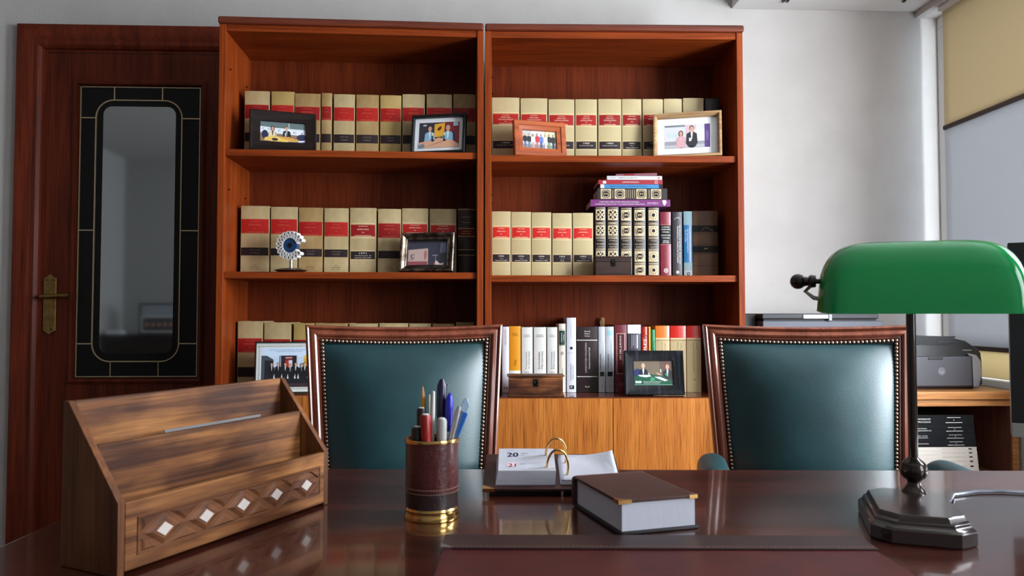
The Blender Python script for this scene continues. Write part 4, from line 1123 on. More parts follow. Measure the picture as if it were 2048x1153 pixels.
def pic_debate(k, w, h):
    clip_rect(k, w, h, S(120, 104, 86))
    for i in range(5): k.rect(0, h * (.60 + .08 * i), w, h * (.605 + .08 * i), S(92, 78, 64), 1)
    k.rect(w * .66, h * .3, w, h, S(98, 82, 74), 1); k.rect(w * .78, h * .5, w * .84, h, S(120, 70, 70), 2)
    k.oval(w * .09, h * .48, w * .11, h * .20, S(44, 52, 96), 3); person(k, w * .24, h * .66, h * .20, NAVYS, S(220, 224, 230), hair=S(214, 170, 146), skin=S(220, 176, 150)); person(k, w * .86, h * .62, h * .22, S(44, 42, 44), S(190, 190, 196), hair=S(120, 84, 60))
    k.poly([(0, 0), (w, 0), (w, h * .10), (w * .75, h * .36), (w * .4, h * .46), (w * .1, h * .42), (0, h * .3)], S(26, 84, 62), 9)
    k.poly([(w * .10, h * .42), (w * .40, h * .42), (w * .44, h * .36), (w * .3, h * .32), (w * .14, h * .36)], S(226, 230, 226), 10); k.poly([(w * .52, h * .34), (w * .66, h * .34), (w * .86, h * .20), (w * .78, h * .16), (w * .62, h * .26)], S(226, 230, 226), 10)
    k.oval(w * .47, h * .24, w * .06, h * .08, S(60, 140, 100), 10); k.poly([(w * .56, h * .52), (w * .68, h * .46), (w * .72, h * .40), (w * .60, h * .44)], SKIN, 11); k.rect(w * .67, h * .52, w * .70, h * .66, S(200, 214, 190), 11); k.rect(w * .37, h * .40, w * .39, h * .5, S(220, 224, 220), 11); k.oval(w * .83, h * .44, w * .03, h * .06, S(60, 150, 110), 12)
    k.rect(w * .03, h * .08, w * .18, h * .17, S(226, 230, 230), 12); k.text('TV', w * .105, h * .125, h * .07, S(26, 84, 62), 13, w=w * .08); k.text('DEBATE SOBRE LA NUEVA LEY', w * .46, h * .14, h * .035, WHITE, 12, w=w * .46).text('ENTREVISTA EN DIRECTO', w * .45, h * .08, h * .035, WHITE, 12, w=w * .42); k.rect(0, h * .0, w, h * .03, S(110, 150, 130), 12)


ESP = wood('espresso_frame_wood', S(26, 18, 16), S(40, 29, 25), 'x', rough=0.6, spec=.15)
BLKF = mat('black_frame_paint', S(16, 15, 16), 0.45, spec=.3)
ORGW = wood('orange_frame_wood', S(146, 66, 30), S(182, 92, 46), 'x', rough=0.42, coat=0.2)
ASHW = wood('ash_frame_wood', S(158, 120, 80), S(196, 162, 118), 'x', rough=0.5)
ANTQ = mat('antique_silver', S(128, 114, 100), 0.35, 0.9, col2=S(60, 50, 44), scale=40, bump=0.25, bscale=120)
SCUF = mat('scuffed_black_wood', S(16, 16, 19), 0.6, spec=.2, col2=S(44, 46, 58), scale=10, stretch=(9, 1, 1), bump=0.2, bscale=40, lo=.5, hi=.75)
WH2 = S(232, 232, 236)

picture_frame(LEFT, SL[0], ((498, 299), (626, 304), (500, 216), (625, 226)), 'dark brown wooden frame with photo of two people at a press table, left top shelf', ESP, [(0, .012), (0, -.010), (.004, -.012), (.028, -.004), (.037, -.002), (.038, .004), (.030, .012)], pic_press, inset=.030)
picture_frame(LEFT, SL[0], ((820, 305), (930, 302), (824, 230), (935, 223)), 'thin black frame with white mat and photo of two men in blue shirts', BLKF, [(0, .012), (0, -.010), (.002, -.012), (.008, -.012), (.010, -.010), (.010, .005), (.006, .012)], pic_radio, .0165, WH2, inset=.030)
picture_frame(RIGHT, SR[0], ((1029, 309), (1135, 312), (1026, 237), (1132, 244)), 'orange wooden frame with standing group photo, right bookcase top shelf', ORGW, [(0, .012), (0, -.008), (.003, -.010), (.018, -.010), (.020, -.006), (.034, -.002), (.036, .004), (.028, .012)], pic_group, inset=.030)
picture_frame(RIGHT, SR[0], ((1314, 311), (1444, 307), (1314, 228), (1442, 217)), 'pale ash-wood frame with white mat and photo of a standing couple', ASHW, [(0, .014), (0, -.016), (.002, -.018), (.008, -.018), (.015, -.006), (.016, .004), (.008, .014)], pic_pair, .026, WH2, inset=.030)


def beads(t, T, W, H):
    m = MB(); n = 0
    for i in range(int(W / .007)): 
        x = -W / 2 + .006 + i * .007
        if x < W / 2 - .004:
            for z in (.005, H - .005): m.ball((x, -.015, z), (.0034, .003, .0034), 8, 6)
    for i in range(int(H / .007)):
        z = .006 + i * .007
        if z < H - .004:
            for x in (-W / 2 + .005, W / 2 - .005): m.ball((x, -.015, z), (.0034, .003, .0034), 8, 6)
    m.build('beaded_border', ANTQ, t, M=T)


picture_frame(LEFT, SL[1], ((797, 545), (907, 545.5), (803, 467), (909, 466)), 'ornate antique silver frame with beaded border, left bookcase middle shelf', ANTQ, [(0, .012), (0, -.012), (.004, -.016), (.010, -.014), (.018, -.005), (.022, -.006), (.024, -.004), (.026, -.005), (.028, .004), (.020, .012)], pic_stage, inset=.030, lean=10, post=beads)


def cert_border(t, T, W, H):
    k = Ink(); a = S(188, 182, 170)
    d = .0055
    for i in range(26):
        x = -W / 2 + .012 + i * (W - .024) / 25
        for z in (.016, H - .016): k.oval(x, z, .0035, .0028, a, 1, 8)
    for i in range(20):
        z = .018 + i * (H - .036) / 19
        for x in (-W / 2 + .014, W / 2 - .014): k.oval(x, z, .0032, .0032, a, 1, 8)
    k.build('mat_ornament', PHOTO, t, fn=lambda u, v, q: (u, .0045, v), M=T)


picture_frame(LEFT, SL[2], ((508, 789), (640, 789), (509, 685), (640, 686)), 'thin black frame with patterned mat and group photo before a coat of arms', BLKF, [(0, .012), (0, -.006), (.001, -.007), (.004, -.007), (.0045, .005), (.003, .012)], pic_council, .017, S(226, 226, 222), inset=.030, lean=6, post=cert_border)
picture_frame(RIGHT, SR[2], ((1250, 792), (1368.5, 793), (1249, 704), (1367, 705)), 'chunky scuffed black frame with photo of two men debating, lowest right shelf', SCUF, [(0, .014), (0, -.012), (.003, -.014), (.028, -.004), (.036, -.002), (.037, .004), (.028, .014)], pic_debate, inset=.045, lean=9)

# ================================================================ SMALL THINGS ON THE SHELVES
# white ribbon trophy
tx, tz = LEFT.at(584, 492, .075); bx, _ = LEFT.at(582, 540, .075)
tr = thing('ribbon_trophy', 'white looped ribbon trophy with blue disc on a round steel base', 'trophy', M=Matrix.Translation(LEFT.world(bx, .075, SL[1] + .0005)) @ Matrix.Rotation(LEFT.a + radians(-14), 4, 'Z'))
MB().lathe([(.001, 0), (.040, .0005), (.060, .008), (.040, .015), (.001, .018)], seg=48).build('trophy_base', mat('brushed_steel', S(150, 142, 136), 0.3, 1.0), tr, angle=50)
tc = tz - SL[1]
MB().tube([(0, 0, .011), (0, 0, tc - .026)], .0065, 16).build('trophy_post', STEEL, tr)
path = []; n = 17; N = 17 * 24
for i in range(N + 1):
    s = i / N; th = radians(-2) + s * radians(316) + radians(16)
    ph = 2 * pi * n * s
    rr = .0400 - .0120 * cos(ph); th2 = th + .070 * sin(2 * ph)
    path.append((rr * cos(th2), rr * sin(th2)))
rb = MB(); tk = .0013; lo, hi = [], []
P = [Vector(p) for p in path]; nn = []
for i in range(len(P)):
    t = (P[min(i + 1, N)] - P[max(i - 1, 0)]).normalized(); nn.append(Vector((-t.y, t.x)))
vs = []; fs = []
for p, q in zip(P, nn):
    for sg in (1, -1):
        for y in (-.015, .015): vs.append((p.x + q.x * tk * sg, y, p.y + q.y * tk * sg))
for i in range(N):
    a, b = 4 * i, 4 * (i + 1)
    fs += [(a, a + 1, b + 1, b), (a + 2, b + 2, b + 3, a + 3), (a, b, b + 2, a + 2), (a + 1, a + 3, b + 3, b + 1)]
fs += [(0, 2, 3, 1), (4 * N, 4 * N + 1, 4 * N + 3, 4 * N + 2)]
rb.add(vs, fs)
TW = mat('white_enamel', S(236, 234, 232), 0.35, coat=0.2)
rb.build('ribbon', TW, tr, loc=(0, 0, tc), angle=50)
MB().tube([(0, -.010, tc), (0, .010, tc)], .0265, 40).build('blue_disc', mat('blue_enamel', S(24, 62, 108), 0.35, coat=0.3), tr)
MB().prism([(0, .0105), (.0115, 0), (0, -.0105), (-.0115, 0)], -.0112, -.0098, 'y').build('diamond_inset', mat('black_enamel', S(12, 12, 18), 0.3), tr, loc=(0, 0, tc))

# small dark box in front of the tooled spines, small chest on the lowest shelf
BOXW = wood('dark_box_wood', S(44, 28, 22), S(74, 48, 36), 'x', rough=0.5, patch=(.5, .45, .4, 1))
CHW = wood('chest_wood', S(92, 50, 28), S(150, 92, 54), 'x', rough=0.5, patch=(.22, .17, .15, 1), sharp=.8, grain=2.0)
IRON = mat('blackened_iron', S(24, 22, 22), 0.4, 0.7)


def chest(pl, zs, l, r, top, label, wd, inset, depth, clasp, lid=.25, flare=.004, rz=0.0, pym=None):
    x0, _ = pl.at(l, pym or top, inset); x1, _ = pl.at(r, pym or top, inset); zt = pl.at((l + r) / 2, top, inset)[1]
    W, H = x1 - x0, zt - zs - .0006
    c = thing('wooden_box', label, 'box', M=Matrix.Translation(pl.world((x0 + x1) / 2, inset, zs + .0005)) @ Matrix.Rotation(pl.a + rz, 4, 'Z'))
    e = flare
    MB().box(-W / 2 + e * 1.5, W / 2 - e * 1.5, e * 1.5, depth - e, .006, H * (1 - lid)).build('body', wd, c, bevel=0.0012)
    MB().box(-W / 2, W / 2, 0, depth, 0, .0062).build('foot_plinth', wd, c, bevel=0.002)
    l_ = MB().box(-W / 2 + e * 1.5, W / 2 - e * 1.5, e * 1.5, depth - e, H * (1 - lid) + .0006, H - .005).box(-W / 2, W / 2, 0, depth, H - .005, H)
    l_.build('lid', wd, c, bevel=0.0012)
    if clasp:
        z = H * (1 - lid)
        k = MB().box(-.009, .009, e * 1.5 - .002, e * 1.5 + .0005, z - .018, z + .009).build('clasp', IRON, c, bevel=0.0006)
        MB().tube([(-.005, e * 1.5 - .003, z + .004), (-.006, e * 1.5 - .004, z - .004), (0, e * 1.5 - .004, z - .009), (.006, e * 1.5 - .004, z - .004), (.005, e * 1.5 - .003, z + .004)], .0013, 8).ball((0, e * 1.5 - .003, z - .010), .0022, 10, 8).build('clasp_hook', IRON, k)
    return c


c_ = chest(RIGHT, SR[1], 1190.5, 1264, 513, 'small dark plain wooden box with iron catch in front of the gilt spines', BOXW, .05, .075, True, lid=.28, flare=.001, pym=530)
chest(RIGHT, SR[2], 1014.5, 1129.5, 751.5, 'little rustic wooden chest with iron clasp, in front of the off-white books', CHW, .018, .09, True, lid=.30, flare=.004, pym=770)

# ================================================================ CHAIRS
LEATH = mat('green_leather', S(22, 62, 66), 0.42, col2=S(17, 52, 56), scale=12, bump=0.12, bscale=260, spec=0.5, coat=0.18, coat_rough=0.35)
CHWOOD = wood('chair_mahogany', S(108, 52, 34), S(144, 76, 52), 'x', rough=0.34, coat=0.5, coat_rough=0.14)
CHWOOD_Z = wood('chair_mahogany_upright', S(108, 52, 34), S(144, 76, 52), 'z', rough=0.34, coat=0.5, coat_rough=0.14)
NAILM = mat('antique_nail', S(160, 134, 118), 0.26, 0.95)
GIMP = mat('dark_gimp', S(16, 13, 12), 0.8)
nm = MB()
for i in range(1): nm.ball((0, 0, 0), (.0045, .0034, .0045), 12, 8)
NAIL_OBJ = nm.build('nail', NAILM); NAIL_ME = NAIL_OBJ.data; bpy.data.objects.remove(NAIL_OBJ)
ZB, ZTOP, LEAN = 0.50, 1.018, radians(9)


def chair(label, x, y, rz, wt=.465, wb=.402, top=ZTOP):
    c = thing('armchair', label, 'chair', (x, y, 0), rz, 'green leather armchairs facing the desk')
    hs = (top - ZB) / cos(LEAN)
    B = Matrix.Translation((0, .20, ZB)) @ Matrix.Rotation(-LEAN, 4, 'X')      # back: local x across, z up, -y towards the sitter
    topn = 10
    poly = [(-wb / 2, 0), (wb / 2, 0)] + [(wt / 2 - wt * i / topn, hs - .007 * (1 - (2 * i / topn - 1) ** 2)) for i in range(topn + 1)]
    prof = [(0, .016), (0, -.006), (.002, -.012), (.006, -.0145), (.009, -.012), (.010, -.008), (.016, -.012), (.022, -.014), (.026, -.011), (.027, -.006), (.031, -.007), (.034, -.002), (.034, .016)]
    MB().ring(poly, prof).build('back_frame', CHWOOD_Z, c, M=B, angle=28)
    q = .033

    def pt(u, v):
        w = wb + (wt - wb) * v - 2 * q; zz = q + (hs - 2 * q - .004) * v
        return (u - .5) * w, zz - .007 * v * (1 - (2 * u - 1) ** 2)

    def cush(sgn, base, amp):
        def f(u, v):
            x_, z_ = pt(u, v)
            a = max(0, 1 - abs(2 * u - 1) ** 2.5); b_ = max(0, 1 - abs(2 * v - 1) ** 4.0)
            return (x_, sgn * (base + amp * (a ** .85) * (b_ ** .75)), z_)
        return f
    MB().grid(cush(-1, -.003, .060), 40, 44).build('back_cushion', LEATH, c, M=B, angle=180)
    MB().grid(cush(1, .012, .012), 24, 24).build('back_panel', LEATH, c, M=B, angle=180)
    gp = [(-wb / 2, 0), (wb / 2, 0)] + poly[2:]
    MB().ring(poly, [(.0335, .004), (.0335, -.004), (.043, -.006), (.043, .004)]).build('gimp', GIMP, c, M=B)
    # nails round the cushion: top edge and sides singly, foot of the panel as one strip
    ins = .0385; pts = []
    L = [(-wb / 2 + ins, .10), (-wt / 2 + ins, hs - ins)]; R = [(wb / 2 - ins, .10), (wt / 2 - ins, hs - ins)]
    # widths at z
    def side(sg, z): return sg * ((wb + (wt - wb) * z / hs) / 2 - ins)
    nt_ = 43
    for i in range(nt_):
        u = i / (nt_ - 1); x_ = side(-1, hs - ins) * (1 - 2 * u)
        pts.append((-x_ if False else x_, hs - ins - .007 * (1 - (2 * u - 1) ** 2)))
    st = .0092; rest = []
    for sg in (-1, 1):
        for i in range(1, 46):
            z = hs - ins - i * st
            if z < ins: break
            (pts if i <= 28 else rest).append((side(sg, z), z))
    nb = 38
    for i in range(nb): rest.append((side(-1, ins) * (1 - 2 * i / (nb - 1)), ins))
    for x_, z_ in pts:
        o = bpy.data.objects.new('nail', NAIL_ME); COL.objects.link(o); o.parent = c
        o.matrix_local = B @ Matrix.Translation((x_, -.0075, z_))
    rm = MB()
    for x_, z_ in rest: rm.ball((x_, -.0075, z_), (.0043, .0032, .0043), 8, 6)
    tag(rm.build('nail_strip', NAILM, c, M=B), kind='stuff')
    # seat
    MB().box(-.245, .245, -.27, .20, .36, .42).build('seat_frame', CHWOOD, c, bevel=0.01)
    def seat(u, v):
        x_ = (u - .5) * .48; y_ = -.262 + .455 * v
        a = max(0, 1 - abs(2 * u - 1) ** 4); b_ = max(0, 1 - abs(2 * v - 1) ** 4)
        return (x_, y_, .421 + .062 * a ** .6 * b_ ** .6)
    MB().grid(seat, 28, 28).build('seat_cushion', LEATH, c, angle=180)
    for sx in (-1, 1):
        MB().tube([(sx * .225, -.245, .37), (sx * .225, -.246, .2), (sx * .225, -.248, 0)], [.024, .019, .014], 12).build('leg', CHWOOD_Z, c)
        MB().tube([(sx * .19, .19, ZB + .06), (sx * .20, .185, .36), (sx * .21, .20, .18), (sx * .22, .25, 0)], [.021, .023, .019, .014], 12).build('leg', CHWOOD_Z, c)
        # arm: upright from the seat rail, sweeping back to the stile, leather pad on top
        xa = sx * .246
        arm = MB().tube([(sx * .222, .232, .674), (sx * .236, .15, .683), (xa, .05, .687), (xa, -.05, .681), (xa, -.074, .662), (xa, -.074, .64), (sx * .244, -.06, .58), (sx * .247, -.05, .40)], [.015, .019, .021, .021, .022, .021, .018, .018], 14).build('arm', CHWOOD_Z, c)

        def pad(u, v):
            t = u * pi; y_ = -.080 + .22 * v
            e = max(0.0, 1 - abs(2 * v - 1) ** 7) ** .5
            return (xa * (1 if True else 0) + (-.034 * cos(t)) * (.5 + .5 * e) - sx * .010 * max(0, (v - .5)), y_, .694 + .035 * sin(t) ** .8 * e)
        MB().grid(pad, 16, 24).build('arm_pad', LEATH, c, angle=180)
    return c


chair('green leather armchair left of centre, behind the brown pen cup', -.150, 1.585, radians(7), wt=.482, wb=.412)
chair('green leather armchair on the right, behind the green desk lamp', .742, 1.545, radians(-12), wt=.492, wb=.425)

# ================================================================ CABINET BY THE WINDOW
CABW = wood('honey_veneer', S(176, 112, 58), S(206, 146, 86), 'x', rough=0.4, coat=0.2, coat_rough=0.2)
CABI = wood('brown_veneer', S(112, 66, 50), S(136, 84, 64), 'z', rough=0.45, coat=0.1)
cx0, cx1, cy0, cy1, cz = .985, 1.862, 2.53, 3.07, .776
cb = thing('low_cabinet', 'low open wooden cabinet under the printers, by the window', 'cabinet', (cx0, cy0, 0))
cw, cd = cx1 - cx0, cy1 - cy0
MB().box(0, cw, 0, cd, cz - .028, cz).build('cabinet_top', CABW, cb, bevel=0.004)
MB().box(.002, cw - .002, .012, .034, cz - .052, cz - .0285).build('top_rail', CABW, cb, bevel=0.002)
MB().box(.0, .022, .012, cd, 0, cz - .0285).build('side_panel', CABI, cb)
MB().box(cw - .022, cw, .012, cd, 0, cz - .0285).build('side_panel', CABI, cb)
for a in (0, cw - .022): MB().box(a, a + .022, .006, .0118, 0, cz - .0285).build('edge_strip', CABW, cb)
MB().box(.022, cw - .022, cd - .01, cd, 0, cz - .0285).build('back_panel', CABI, cb, smooth=False)
ZSH = at_y(1900, 950, 2.58).z - .0004
for z in (ZSH, .06): MB().box(.022, cw - .022, .03, cd - .01, z - .02, z).build('shelf', CABI, cb)

# volumes and magazines piled inside it
BLKB = mat('black_glossy_cover', S(26, 28, 32), 0.22, coat=0.3)
by_ = 2.58


def lying(name, label, cat, xr, L, H, D, cover, group, draw=None, rz=0.0, z=None, pages=None):
    b = thing(name, label, cat, (xr - L / 2, by_, z), rz, group)
    t = min(.002, H * .2)
    MB().box(-L / 2, L / 2, 0, t, 0, H).box(-L / 2, L / 2, t, D, 0, t).box(-L / 2, L / 2, t, D, H - t, H).build('cover', cover, b, bevel=0.0005)
    MB().box(-L / 2 + .002, L / 2 - .002, t + .0003, D - .002, t, H - t).build('page_block', pages or PAGES_W, b, smooth=False)
    if draw:
        k = Ink(); draw(k, L, H); k.build('spine_print', INK, b, fn=lambda u, v, q: (u, -.0002 - .0002 * q, v))
    return b


def zpx(py): return at_y(1900, py, by_).z


def xpx(px): return at_y(px, 880, by_).x


MAG = mat('magazine_white', S(226, 216, 204), 0.5)
edges = [950, 939.5, 928.5, 919.5, 910.8, 903, 895]
LBM = ['cream magazine at the bottom of the pale pile in the low cabinet', 'cream magazine second from bottom of the pale pile in the low cabinet', 'cream magazine third from bottom of the pale pile in the low cabinet',
       'cream magazine third from top of the pale pile in the low cabinet', 'cream magazine second from top of the pale pile in the low cabinet', 'cream magazine on top of the pale pile, right under the black volumes']
base = zpx(950)
z = base
for i in range(6):
    H = zpx(edges[i + 1]) - zpx(edges[i]) - .0003

    def dm(k, L, H):
        k.text('REVISTA JURÍDICA', L * .22, H * .55, H * .2, S(150, 120, 110), 1, w=L * .28).rect(L * .40, H * .38, L * .44, H * .70, S(60, 36, 36), 1).text('NÚMERO', -L * .32, H * .5, H * .16, S(170, 150, 144), 1, w=L * .2)
    lying('magazine', LBM[i], 'magazine', xpx(1957 - i * .8), .30, H, .22, MAG, 'pale magazines piled in the low cabinet', dm, z=z)
    z += H + .0003
eb = [894.6, 880.5, 867, 851.5, 830.5]
LBB = ['lowest black volume in the low cabinet, resting on pale magazines', 'second lowest black volume in the low cabinet pile', 'second highest black volume in the low cabinet pile', 'topmost and thickest black volume in the low cabinet pile']
TT = [('CONTRATACIÓN',), ('DERECHO CIVIL', 'CONTRATACIÓN'), ('MATRIMONIAL', 'LEY DE ARRENDAMIENTOS'), ('TIPOS DE RESPONSABILIDAD', 'CIVIL Y SUS PROCESOS')]
for i in range(4):
    H = zpx(eb[i + 1]) - zpx(eb[i]) - .0003

    def db(k, L, H, tt=TT[i]):
        for j, t in enumerate(tt): k.text(t, -L * .18, H * (.5 if len(tt) == 1 else .64 - .28 * j), H * .15, WHITE, 1, w=L * (.32 if len(t) > 14 else .22))
        k.rect(L * .18, H * .74, L * .34, H * .79, WHITE, 1).rect(L * .16, H * .26, L * .36, H * .32, WHITE, 1).oval(L * .26, H * .53, H * .05, H * .05, WHITE, 1)
    lying('book', LBB[i], 'book', xpx(1952 - i * 1.2), .30, H, .22, BLKB, 'black volumes piled in the low cabinet', db, z=z)
    z += H + .0003

# laser printer
PRD = mat('printer_black', S(20, 20, 24), 0.32, coat=0.2)
PRG = mat('printer_grey', S(66, 64, 71), 0.45)
PRS = mat('printer_silver', S(150, 152, 160), 0.2, 0.4)
pr = thing('laser_printer', 'compact black and grey laser printer on the low cabinet, right of the lamp stem', 'printer', (1.640, 2.60, cz + .0005), radians(1.5))
pw = .150
prof = [(-pw, .012), (-pw, .125), (-pw + .03, .155), (-pw + .10, .186), (pw - .14, .188), (pw - .06, .172), (pw - .012, .140), (pw - .004, .128), (pw, .10), (pw, .02), (pw - .012, .004), (-pw + .01, .004)]
MB().prism(prof, .008, .30, 'y').build('housing', PRD, pr, bevel=0.006, seg=3)
MB().box(-pw + .015, pw - .045, -.004, .02, .010, .118).build('front_flap', PRG, pr, bevel=0.006, seg=3)
MB().box(-.06, -.005, -.0065, -.003, .106, .114).build('flap_grip', PRD, pr, bevel=0.003)
MB().prism([(pw - .043, .008), (pw - .022, .008), (pw - .012, .05), (pw - .014, .10), (pw - .030, .122), (pw - .06, .128), (pw - .06, .121), (pw - .046, .115)], -.004, .01, 'y').build('side_trim', PRS, pr, bevel=0.002)
MB().prism([(-pw + .05, .1885), (pw - .10, .1885), (pw - .13, .160), (-pw + .05, .160)], .003, .007, 'y').build('paper_slot', mat('slot_black', S(10, 10, 12), 0.6), pr)
MB().box(-.02, .05, .0015, .006, .164, .172).box(-.09, .03, .0005, .006, .158, .1605).build('output_stop', PRD, pr, bevel=0.001)
lg = Ink(); hx_ = -.01
lg.poly([(hx_ + .014 * cos(2 * pi * i / 24) * (1 if True else 0), .065 + .014 * sin(2 * pi * i / 24)) for i in range(24)], S(112, 110, 118), 1)
lg.text('hp', hx_, .064, .012, S(150, 148, 156), 2, w=.016)
lg.build('badge', INK, pr, fn=lambda u, v, k: (u, -.0043 - .0002 * k, v))
MB().box(pw - .075, pw - .04, .0055, .009, .1365, .1405).build('button_row', PRS, pr, bevel=0.001)
MB().box(-pw + .02, pw - .02, .03, .28, 0, .0045).build('rubber_foot', PRD, pr)

# multifunction scanner further left
ps = at_y(1520, 628, 2.72); pe = at_y(1752, 640, 2.72); ztp = at_y(1640, 627.5, 2.72).z
sc = thing('flatbed_scanner', 'flat grey-lidded multifunction scanner behind the right chair top rail', 'scanner', ((ps.x + pe.x) / 2, 2.70, cz + .0005))
sw = (pe.x - ps.x) / 2; zt = ztp - cz - .0005
zA = at_y(1640, 639.5, 2.72).z - cz; zB = at_y(1640, 645, 2.72).z - cz
SCL = mat('scanner_light', S(150, 151, 160), 0.5); SCG = mat('scanner_grey', S(40, 39, 44), 0.6)
MB().box(-sw + .02, sw, .02, .34, .0, zB - .02).build('body', SCL, sc, bevel=0.006)
MB().box(-sw + .004, sw + .018, .005, .35, zB - .02, zA - .006).build('scan_bed', mat('scanner_edge', S(84, 84, 94), 0.6), sc, bevel=0.004)
MB().box(-sw + .01, sw - .004, .012, .34, zA - .006, zA + .001).build('lid_hinge', mat('slot_black', S(10, 10, 12), 0.6), sc)
MB().box(-sw, sw, .0, .345, zA + .001, zt).build('feeder_lid', SCG, sc, bevel=0.005)
xs0, xs1 = at_y(1606, 634, 2.7).x - sc.location.x, at_y(1656, 634, 2.7).x - sc.location.x
MB().box(xs0, xs1, -.003, .002, zA + .003, zt - .004).build('name_plate', mat('scanner_plate', S(150, 148, 156), 0.4), sc)
xs0, xs1 = at_y(1657, 634, 2.7).x - sc.location.x, at_y(1663, 634, 2.7).x - sc.location.x
MB().box(xs0, xs1, -.004, .002, zA - .004, zt - .003).build('catch', PRD, sc)
db0 = at_y(1500, 629, 2.75)
dbx = thing('file_box', 'black file box in the gap between right bookcase and scanner', 'box', (.9985, 2.75, cz + .0005))
bh = db0.z - cz - .001
MB().box(-.0235, .0235, 0, .28, 0, bh).build('box_body', mat('black_card', S(22, 21, 24), 0.6), dbx, bevel=0.002)
MB().tube([(.010 * cos(i * pi / 8), -.001, bh * .35 + .010 * sin(i * pi / 8)) for i in range(16)], .0015, 6, closed=True).build('finger_ring', STEEL, dbx)

# ================================================================ DESK
DESKW = wood('desk_mahogany', S(52, 22, 17), S(84, 38, 27), 'x', rough=0.22, coat=0.7, coat_rough=0.07, bump=0.03)
DESKB = wood('desk_mahogany_side', S(52, 22, 17), S(84, 38, 27), 'z', rough=0.3, coat=0.4, coat_rough=0.12)
DT = .75
dk = thing('desk', 'large polished dark mahogany desk in the foreground', 'desk', (-.585, 1.4745, 0), radians(-3.2))
DL_, DD_ = 2.05, .96
MB().box(0, DL_, -DD_, 0, DT - .034, DT).build('desk_top', DESKW, dk, bevel=0.008, seg=4)
MB().box(.03, DL_ - .03, -DD_ + .03, -.03, DT - .06, DT - .0345).build('under_moulding', DESKB, dk, bevel=0.006)
for xa in (.08, DL_ - .52):
    p_ = MB().box(xa, xa + .44, -DD_ + .06, -.30, .05, DT - .0605).build('pedestal', DESKB, dk, bevel=0.004)
    MB().box(xa + .01, xa + .43, -DD_ + .07, -.31, 0, .05).build('pedestal_plinth', DESKB, dk)
    for i in range(3):
        d_ = MB().box(xa + .02, xa + .42, -DD_ + .045, -DD_ + .0595, .08 + .2 * i, .265 + .2 * i).build('drawer', DESKB, dk, bevel=0.003)
        MB().tube([(xa + .17, -DD_ + .045, .17 + .2 * i), (xa + .18, -DD_ + .025, .17 + .2 * i), (xa + .26, -DD_ + .025, .17 + .2 * i), (xa + .27, -DD_ + .045, .17 + .2 * i)], .005, 8).build('drawer_pull', BRASS, d_)
MB().box(.52, DL_ - .52, -.34, -.32, .12, DT - .0605).build('modesty_panel', DESKB, dk)

BL = mat('brown_leather_smooth', S(62, 28, 24), 0.42, col2=S(50, 22, 20), scale=25, bump=0.2, bscale=300, coat=0.1)
STITCH = mat('stitching', S(150, 112, 96), 0.7)
ZD = DT + .0004

# blotter with a stitched strip along its far edge
pa = at_z(893, 1078, ZD); pb = at_z(1714, 1080, ZD)
ang = atan2(pb.y - pa.y, pb.x - pa.x); PW = (Vector((pb.x, pb.y)) - Vector((pa.x, pa.y))).length
pad = thing('desk_blotter', 'dark red-brown leather desk blotter with stitched strip along its far edge', 'blotter', (pa.x, pa.y, ZD), ang)
PAD = mat('blotter_leather', S(82, 26, 26), 0.45, col2=S(70, 22, 23), scale=20, bump=0.15, bscale=400, spec=0.3)
PADS = mat('blotter_strip_leather', S(54, 28, 27), 0.45, col2=S(46, 24, 24), scale=25, bump=0.2, bscale=350)
MB().box(0, PW, -.44, 0, 0, .0025).build('pad_sheet', PAD, pad, bevel=0.0008)
MB().box(-.002, PW + .002, -.054, .002, .0026, .0050).build('edge_strip', PADS, pad, bevel=0.0009)
st = MB()
for i in range(int(PW / .006)): st.box(.004 + i * .006, .004 + i * .006 + .004, -.0485, -.0477, .0050, .0054)
tag(st.build('stitching', STITCH, pad), kind='stuff')
MB().prism([(-.003, -.056), (.012, -.056), (-.003, -.038)], .0005, .0062, 'z').build('metal_corner', STEEL, pad)

# ---- letter organizer
fl = at_z(237, 1159, ZD); OA = atan2(.3195, .168)
W, Dp, HB, HF, T = .361, .098, .192, .082, .009
MANGO = wood('mango_wood', S(92, 50, 22), S(166, 110, 60), 'x', rough=0.55, sharp=.85, bump=.3, patch=(.36, .28, .25, 1), grain=1.5)
MANGO_Z = wood('mango_wood_end', S(84, 46, 22), S(136, 84, 44), 'z', rough=0.55, sharp=.6, bump=.2, patch=(.6, .5, .45, 1))
CARVE = wood('mango_wood_carved', S(84, 46, 24), S(124, 76, 44), 'x', rough=0.6, sharp=.6, bump=.2)
og = thing('letter_organizer', 'carved wooden letter organizer with white diamond inlays, on the left of the desk', 'organizer', (-.4035, .862, ZD), OA)
sp = [(0, .0), (Dp, .0), (Dp, HB), (Dp - T, HB), (0, HF)]
for x in (0, W - T): MB().prism([(a, b) for a, b in sp], x, x + T, 'x').build('side_panel', MANGO_Z, og, bevel=0.0012)
MB().box(T + .0002, W - T - .0002, Dp - T, Dp, .004, HB - .0005).build('back_panel', MANGO, og, bevel=0.0012)
MB().box(T + .0002, W - T - .0002, .0, T, .004, HF - .0005).build('front_panel', MANGO, og, bevel=0.0012)
MB().box(T + .0002, W - T - .0002, T + .0002, Dp - T - .0002, .004, .012).build('bottom_panel', MANGO, og)
yd = .052; hd = HF + (HB - HF) * yd / (Dp - T) - .004
MB().box(T + .0002, W - T - .0002, yd - .004, yd + .004, .0122, hd).build('divider', MANGO, og, bevel=0.0012)
